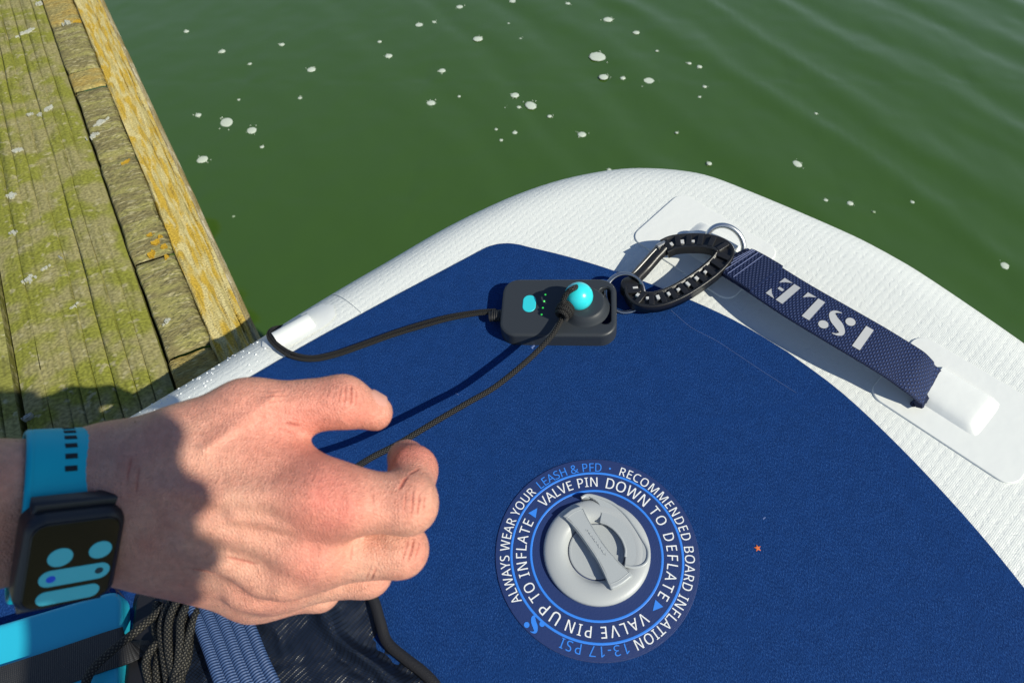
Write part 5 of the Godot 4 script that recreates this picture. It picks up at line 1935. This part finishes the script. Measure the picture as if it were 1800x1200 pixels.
func watch() -> void:
	var w0: Vector3 = Vector3(-0.1916, 0.3911, -0.1221)
	var fw := Vector3(0, -cos(deg_to_rad(38.5)), -sin(deg_to_rad(38.5)))
	var up := Vector3(0, sin(deg_to_rad(38.5)), -cos(deg_to_rad(38.5)))
	var ax := (Vector3(0.71, 0, 0) - up * 0.04 + fw * 0.70).normalized()
	var nd := Vector3(0.63, 0, 0) - up * 0.41 - fw * 0.66
	nd = (nd - ax * nd.dot(ax)).normalized()
	var zz := ax.cross(nd).normalized()
	var t := thing("smartwatch", "square black smartwatch with a turquoise rubber band round the wrist", "watch", Transform3D(Basis(ax, nd, zz), w0))
	# band: an ellipse round the wrist, flared towards the case
	var cyan := relief(mat(Color(0.0, 0.48, 0.62), 0.5, {"metallic_specular": 0.4}), tex(noise(64, 64, 0.3, 6)), 0.004)
	cyan.uv1_triplanar = true
	cyan.uv1_scale = Vector3.ONE * 40.0
	var band := MB.new()
	var path := []
	var sc := []
	var ups := []
	for k in 49:
		var a := TAU * k / 48.0
		var p := Vector3(-0.003 * cos(a), cos(a) * 0.0262, sin(a) * 0.0358)
		path.append(p)
		ups.append(Vector3(0, cos(a) / 0.0262, sin(a) / 0.0358).normalized())
		sc.append(1.0)
	var sec := [Vector2(-0.0138, -0.0008), Vector2(-0.0138, 0.0006), Vector2(-0.0129, 0.0014), Vector2(-0.0117, 0.0015), Vector2(-0.0114, 0.0012), Vector2(-0.0110, 0.0015), Vector2(0.0110, 0.0015), Vector2(0.0114, 0.0012), Vector2(0.0117, 0.0015), Vector2(0.0129, 0.0014), Vector2(0.0138, 0.0006), Vector2(0.0138, -0.0008)]
	band.sweep(path.slice(0, 48), sec, ups.slice(0, 48), true, false)
	var bnd := put(band, "band", cyan, t)
	var hole := mat(Color(0.004, 0.012, 0.02), 0.8)
	for k in 6:
		var a := deg_to_rad(-57.0 - 9.8 * k)
		var c := Vector3(-0.003 * cos(a), cos(a) * 0.0262, sin(a) * 0.0358)
		var n := Vector3(0, cos(a) / 0.0262, sin(a) / 0.0358).normalized()
		var tz := Vector3.RIGHT.cross(n).normalized()
		var hb := MB.new()
		hb.box(Vector3(0.0008, 0.0012, 0), Vector3(0.0021, 0.0005, 0.0011), func(p): return c + Vector3.RIGHT * p.x + n * p.y + tz * p.z, 0.0002)
		put(hb, "band_slot", hole, bnd)
	# case
	var dark := mat(Color(0.014, 0.017, 0.022), 0.4, {"metallic_specular": 0.5})
	var y0 := 0.0232
	var cs := MB.new()
	var off := Vector3(0.0, y0, 0.0)
	cs.slab(round_rect(0.0345, 0.044, 0.007, 8), 0.0, 0.0105, 0.004, func(p): return p + off, 6)
	var case := put(cs, "case", dark, t)
	for s in [-1.0, 1.0]:
		var lug := MB.new()
		lug.box(Vector3(0, 0.003, s * 0.0225), Vector3(0.0145, 0.0026, 0.0028), func(p): return p + off, 0.0015)
		put(lug, "lug", dark, case)
	var glass := MB.new()
	glass.slab(round_rect(0.0298, 0.0392, 0.0055, 8), 0.0095, 0.0109, 0.0006, func(p): return p + off, 3)
	var scr := put(glass, "screen", mat(Color(0.006, 0.007, 0.009), 0.16, {"metallic_specular": 0.4}), t)
	var glow := mat(Color(0.03, 0.25, 0.34), 0.4, {"emission_enabled": true, "emission": Color(0.25, 0.68, 0.78), "emission_energy_multiplier": 0.24})
	var shape := func(called: String, o: PackedVector2Array, cx: float, cz: float, h: float, m: Material) -> void:
		var mb := MB.new()
		var q := PackedVector2Array()
		for p in o:
			q.append(p + Vector2(cx, cz))
		mb.slab(q, 0.0105, h, 0.00005, func(p): return p + off, 1)
		put(mb, called, m, scr)
	shape.call("icon", oval(0.0042, 0.0042, 28), -0.0044, -0.0038, 0.0111, glow)
	shape.call("icon", oval(0.0040, 0.0040, 28), 0.0090, -0.0046, 0.0111, glow)
	shape.call("icon", round_rect(0.0240, 0.0076, 0.0037), 0.0016, 0.0056, 0.0111, glow)
	shape.call("icon", round_rect(0.0215, 0.0064, 0.0031), 0.0004, 0.0148, 0.0111, glow)
	shape.call("icon_dot", oval(0.0016, 0.0016, 16), -0.0064, 0.0058, 0.0112, mat(Color(0.01, 0.08, 0.5), 0.5, {"emission_enabled": true, "emission": Color(0.05, 0.2, 0.8), "emission_energy_multiplier": 0.2}))
	shape.call("icon_dot", oval(0.0015, 0.0015, 16), 0.0098, 0.0054, 0.0112, mat(Color(0.012, 0.05, 0.07), 0.5))


func foam() -> void:
	var white := relief(mat(Color(0.46, 0.52, 0.44), 0.6), tex(noise(64, 64, 0.2, 71)), 0.05)
	var thin := relief(mat(Color(0.28, 0.36, 0.24), 0.6), tex(noise(64, 64, 0.2, 72)), 0.03)
	var list := []
	var big := [[Vector3(0.6024, -0.98, -2.7766), 0.0369, 0.0436, "largest oval white foam patch on the water, right of the other large one"], [Vector3(0.3948, -0.98, -2.9783), 0.0385, 0.039, "large oval white foam patch left of the largest one"], [Vector3(0.0795, -0.98, -2.5819), 0.0222, 0.03, "egg shaped tilted white foam patch left of the two largest"], [Vector3(-1.177, -0.98, -2.458), 0.0259, 0.035, "round hollow foam ring on the water nearest the dock"], [Vector3(1.6635, -0.98, -1.6327), 0.0176, 0.0215, "white foam patch at the right edge beyond the board"], [Vector3(-1.208, -0.98, -2.2108), 0.0204, 0.022, "flat white foam patch closest to the dock edge beam"], [Vector3(-1.0606, -0.98, -2.4023), 0.0192, 0.023, "white foam fleck just right of the hollow foam ring"], [Vector3(1.1052, -0.98, -2.1822), 0.0162, 0.0219, "white foam fleck alone beyond the board's square tail"]]
	var small := [[Vector3(-0.2633, -0.98, -3.4546), 0.0184, "round foam fleck well to the upper left of the egg shaped patch, second from left"], [Vector3(-0.3809, -0.98, -3.2974), 0.0128, "small foam fleck well to the upper left of the egg shaped patch"], [Vector3(-0.1619, -0.98, -3.1383), 0.0223, "round foam fleck well to the upper left of the egg shaped patch, third from left"], [Vector3(-0.0166, -0.98, -3.2861), 0.0077, "tiny faint foam fleck well above the egg shaped patch"], [Vector3(0.0405, -0.98, -3.1383), 0.0099, "tiny foam fleck near above the egg shaped patch"], [Vector3(0.197, -0.98, -3.4426), 0.0105, "tiny foam fleck near to the upper left of the second largest patch"], [Vector3(0.2823, -0.98, -3.4908), 0.0133, "small foam fleck near to the upper left of the second largest patch"], [Vector3(0.0087, -0.98, -3.5213), 0.0213, "round foam fleck well to the upper left of the second largest patch"], [Vector3(0.4723, -0.98, -3.3258), 0.0231, "round foam fleck near above the second largest patch"], [Vector3(0.5975, -0.98, -3.1975), 0.0151, "small foam fleck near to the upper right of the second largest patch"], [Vector3(0.4064, -0.98, -2.8044), 0.0209, "round foam fleck just below the second largest patch"], [Vector3(0.4913, -0.98, -2.7951), 0.0116, "small foam fleck just to the left of the largest white patch"], [Vector3(-0.3138, -0.98, -2.8563), 0.0164, "round foam fleck well to the left of the egg shaped patch, third from left"], [Vector3(-0.3457, -0.98, -2.599), 0.02, "round foam fleck well to the left of the egg shaped patch, second from left"], [Vector3(-0.2274, -0.98, -2.6509), 0.0067, "tiny faint foam fleck near to the left of the egg shaped patch"], [Vector3(0.0122, -0.98, -2.6597), 0.018, "round foam fleck just to the upper left of the egg shaped patch"], [Vector3(0.0288, -0.98, -2.5692), 0.0088, "tiny foam fleck just to the left of the egg shaped patch"], [Vector3(-0.0288, -0.98, -2.565), 0.0066, "tiny faint foam fleck just to the left of the egg shaped patch"], [Vector3(0.1563, -0.98, -2.5026), 0.0098, "tiny foam fleck just to the lower right of the egg shaped patch"], [Vector3(0.0115, -0.98, -2.3867), 0.0106, "small foam fleck just to the lower left of the egg shaped patch"], [Vector3(-0.0434, -0.98, -2.3366), 0.0073, "tiny foam fleck near to the lower left of the egg shaped patch"], [Vector3(-0.065, -0.98, -2.4102), 0.0064, "tiny faint foam fleck near to the lower left of the egg shaped patch"], [Vector3(0.2831, -0.98, -2.375), 0.0169, "round foam fleck near to the lower right of the egg shaped patch"], [Vector3(0.8062, -0.98, -2.919), 0.0095, "tiny foam fleck near to the upper right of the largest white patch"], [Vector3(0.8477, -0.98, -2.8898), 0.0118, "small foam fleck near to the right of the largest white patch"], [Vector3(0.8421, -0.98, -2.7264), 0.0091, "tiny foam fleck near to the right of the largest white patch"], [Vector3(0.7646, -0.98, -2.1858), 0.0101, "small foam fleck well to the left of the lone fleck"], [Vector3(0.3734, -0.98, -2.1471), 0.008, "tiny foam fleck well to the lower left of the largest white patch"], [Vector3(0.0792, -0.98, -1.9572), 0.0058, "tiny faint foam fleck well below the egg shaped patch"], [Vector3(0.806, -0.98, -2.6465), 0.0067, "tiny faint foam fleck near to the right of the largest white patch"], [Vector3(0.6734, -0.98, -3.0288), 0.0073, "tiny faint foam fleck just above the largest white patch"], [Vector3(0.6692, -0.98, -2.3867), 0.0064, "tiny faint foam fleck near to the lower right of the largest white patch"], [Vector3(1.2725, -0.98, -2.5232), 0.0066, "tiny faint foam fleck near above the lone fleck"], [Vector3(1.1536, -0.98, -1.9668), 0.0096, "small foam fleck near to the lower right of the lone fleck, the left one"], [Vector3(1.2385, -0.98, -1.9508), 0.0115, "small foam fleck near to the lower right of the lone fleck, the right one"], [Vector3(1.4698, -0.98, -1.9572), 0.0077, "tiny foam fleck well to the upper left of the patch at the right edge"], [Vector3(1.3104, -0.98, -1.9038), 0.0057, "tiny faint foam fleck well to the lower right of the lone fleck"], [Vector3(-1.5666, -0.98, -3.2084), 0.0126, "small foam fleck well to the upper left of the hollow foam ring"], [Vector3(-1.3455, -0.98, -3.0237), 0.0146, "small foam fleck near above the hollow foam ring"], [Vector3(-1.19, -0.98, -2.9141), 0.0095, "tiny foam fleck near above the hollow foam ring"], [Vector3(-1.1694, -0.98, -2.6248), 0.0067, "tiny faint foam fleck just to the upper right of the hollow foam ring"], [Vector3(-1.3094, -0.98, -2.5109), 0.0131, "small foam fleck just to the left of the hollow foam ring"], [Vector3(-0.9024, -0.98, -2.8658), 0.0188, "round foam fleck well to the upper right of the ring-side fleck"], [Vector3(-0.4508, -0.98, -3.2693), 0.0229, "round foam fleck well to the upper left of the egg shaped patch, first from left"], [Vector3(-0.5679, -0.98, -2.9833), 0.0169, "round foam fleck well to the left of the egg shaped patch, first from left"], [Vector3(-0.9094, -0.98, -2.6378), 0.009, "tiny foam fleck near to the upper right of the ring-side fleck"], [Vector3(-0.6253, -0.98, -3.1118), 0.0099, "tiny foam fleck well to the upper right of the ring-side fleck"], [Vector3(-0.6983, -0.98, -2.9239), 0.0071, "tiny faint foam fleck well to the upper right of the ring-side fleck"], [Vector3(-1.0814, -0.98, -3.0856), 0.0123, "small foam fleck well above the ring-side fleck"], [Vector3(1.626, -0.98, -1.7606), 0.0073, "tiny foam fleck near to the upper left of the patch at the right edge"], [Vector3(-0.9936, -0.98, -2.2914), 0.0083, "tiny foam fleck just to the lower right of the ring-side fleck"], [Vector3(-1.0018, -0.98, -1.8792), 0.0056, "tiny faint foam fleck near to the lower right of the flat patch by the dock"]]
	for b in big:
		list.append([b[0], b[1], b[2], b[3]])
	for s in small:
		list.append([s[0], s[1], s[1], s[2]])
	for i in list.size():
		var f: Array = list[i]
		var mb := MB.new()
		var rows := []
		var n := 20
		var wob := []
		for k in n:
			wob.append(1.0 + 0.05 * rng.randf_range(-1, 1))
		for r in [1.0, 0.92, 0.75, 0.5, 0.25, 0.0]:
			var row := []
			for k in n + 1:
				var a := TAU * k / n
				row.append(Vector3(cos(a) * f[1] * r * wob[k % n], 0.0022 * sqrt(1.0 - r * r) * clampf(f[1] * 120.0, 0.5, 1.4) - 0.0005, sin(a) * f[2] * r * wob[k % n]))
			rows.append(row)
		mb.sheet(rows, [], false, Vector3.UP)
		for k in int(clampf(f[1] * 250.0, 1.0, 6.0)):
			var a := rng.randf() * TAU
			var br := rng.randf_range(0.0008, 0.0022) * clampf(f[1] * 110.0, 0.5, 1.3)
			var far := rng.randf_range(0.9, 1.7)
			var bc := Vector3(cos(a) * f[1] * far, 0.0004, sin(a) * f[2] * far)
			mb.lathe([Vector2(br, -0.0006), Vector2(br * 0.9, br * 0.35), Vector2(br * 0.5, br * 0.75), Vector2(0.0, br * 0.85)], 8, func(p): return p + bc)
		var o := put(mb, "foam_fleck", white if f[1] > 0.0058 else thin, self)
		o.position = f[0]
		o.rotation.y = rng.randf_range(-0.5, 0.5)
		tag(o, f[3], "foam", "foam flecks floating on the green water")
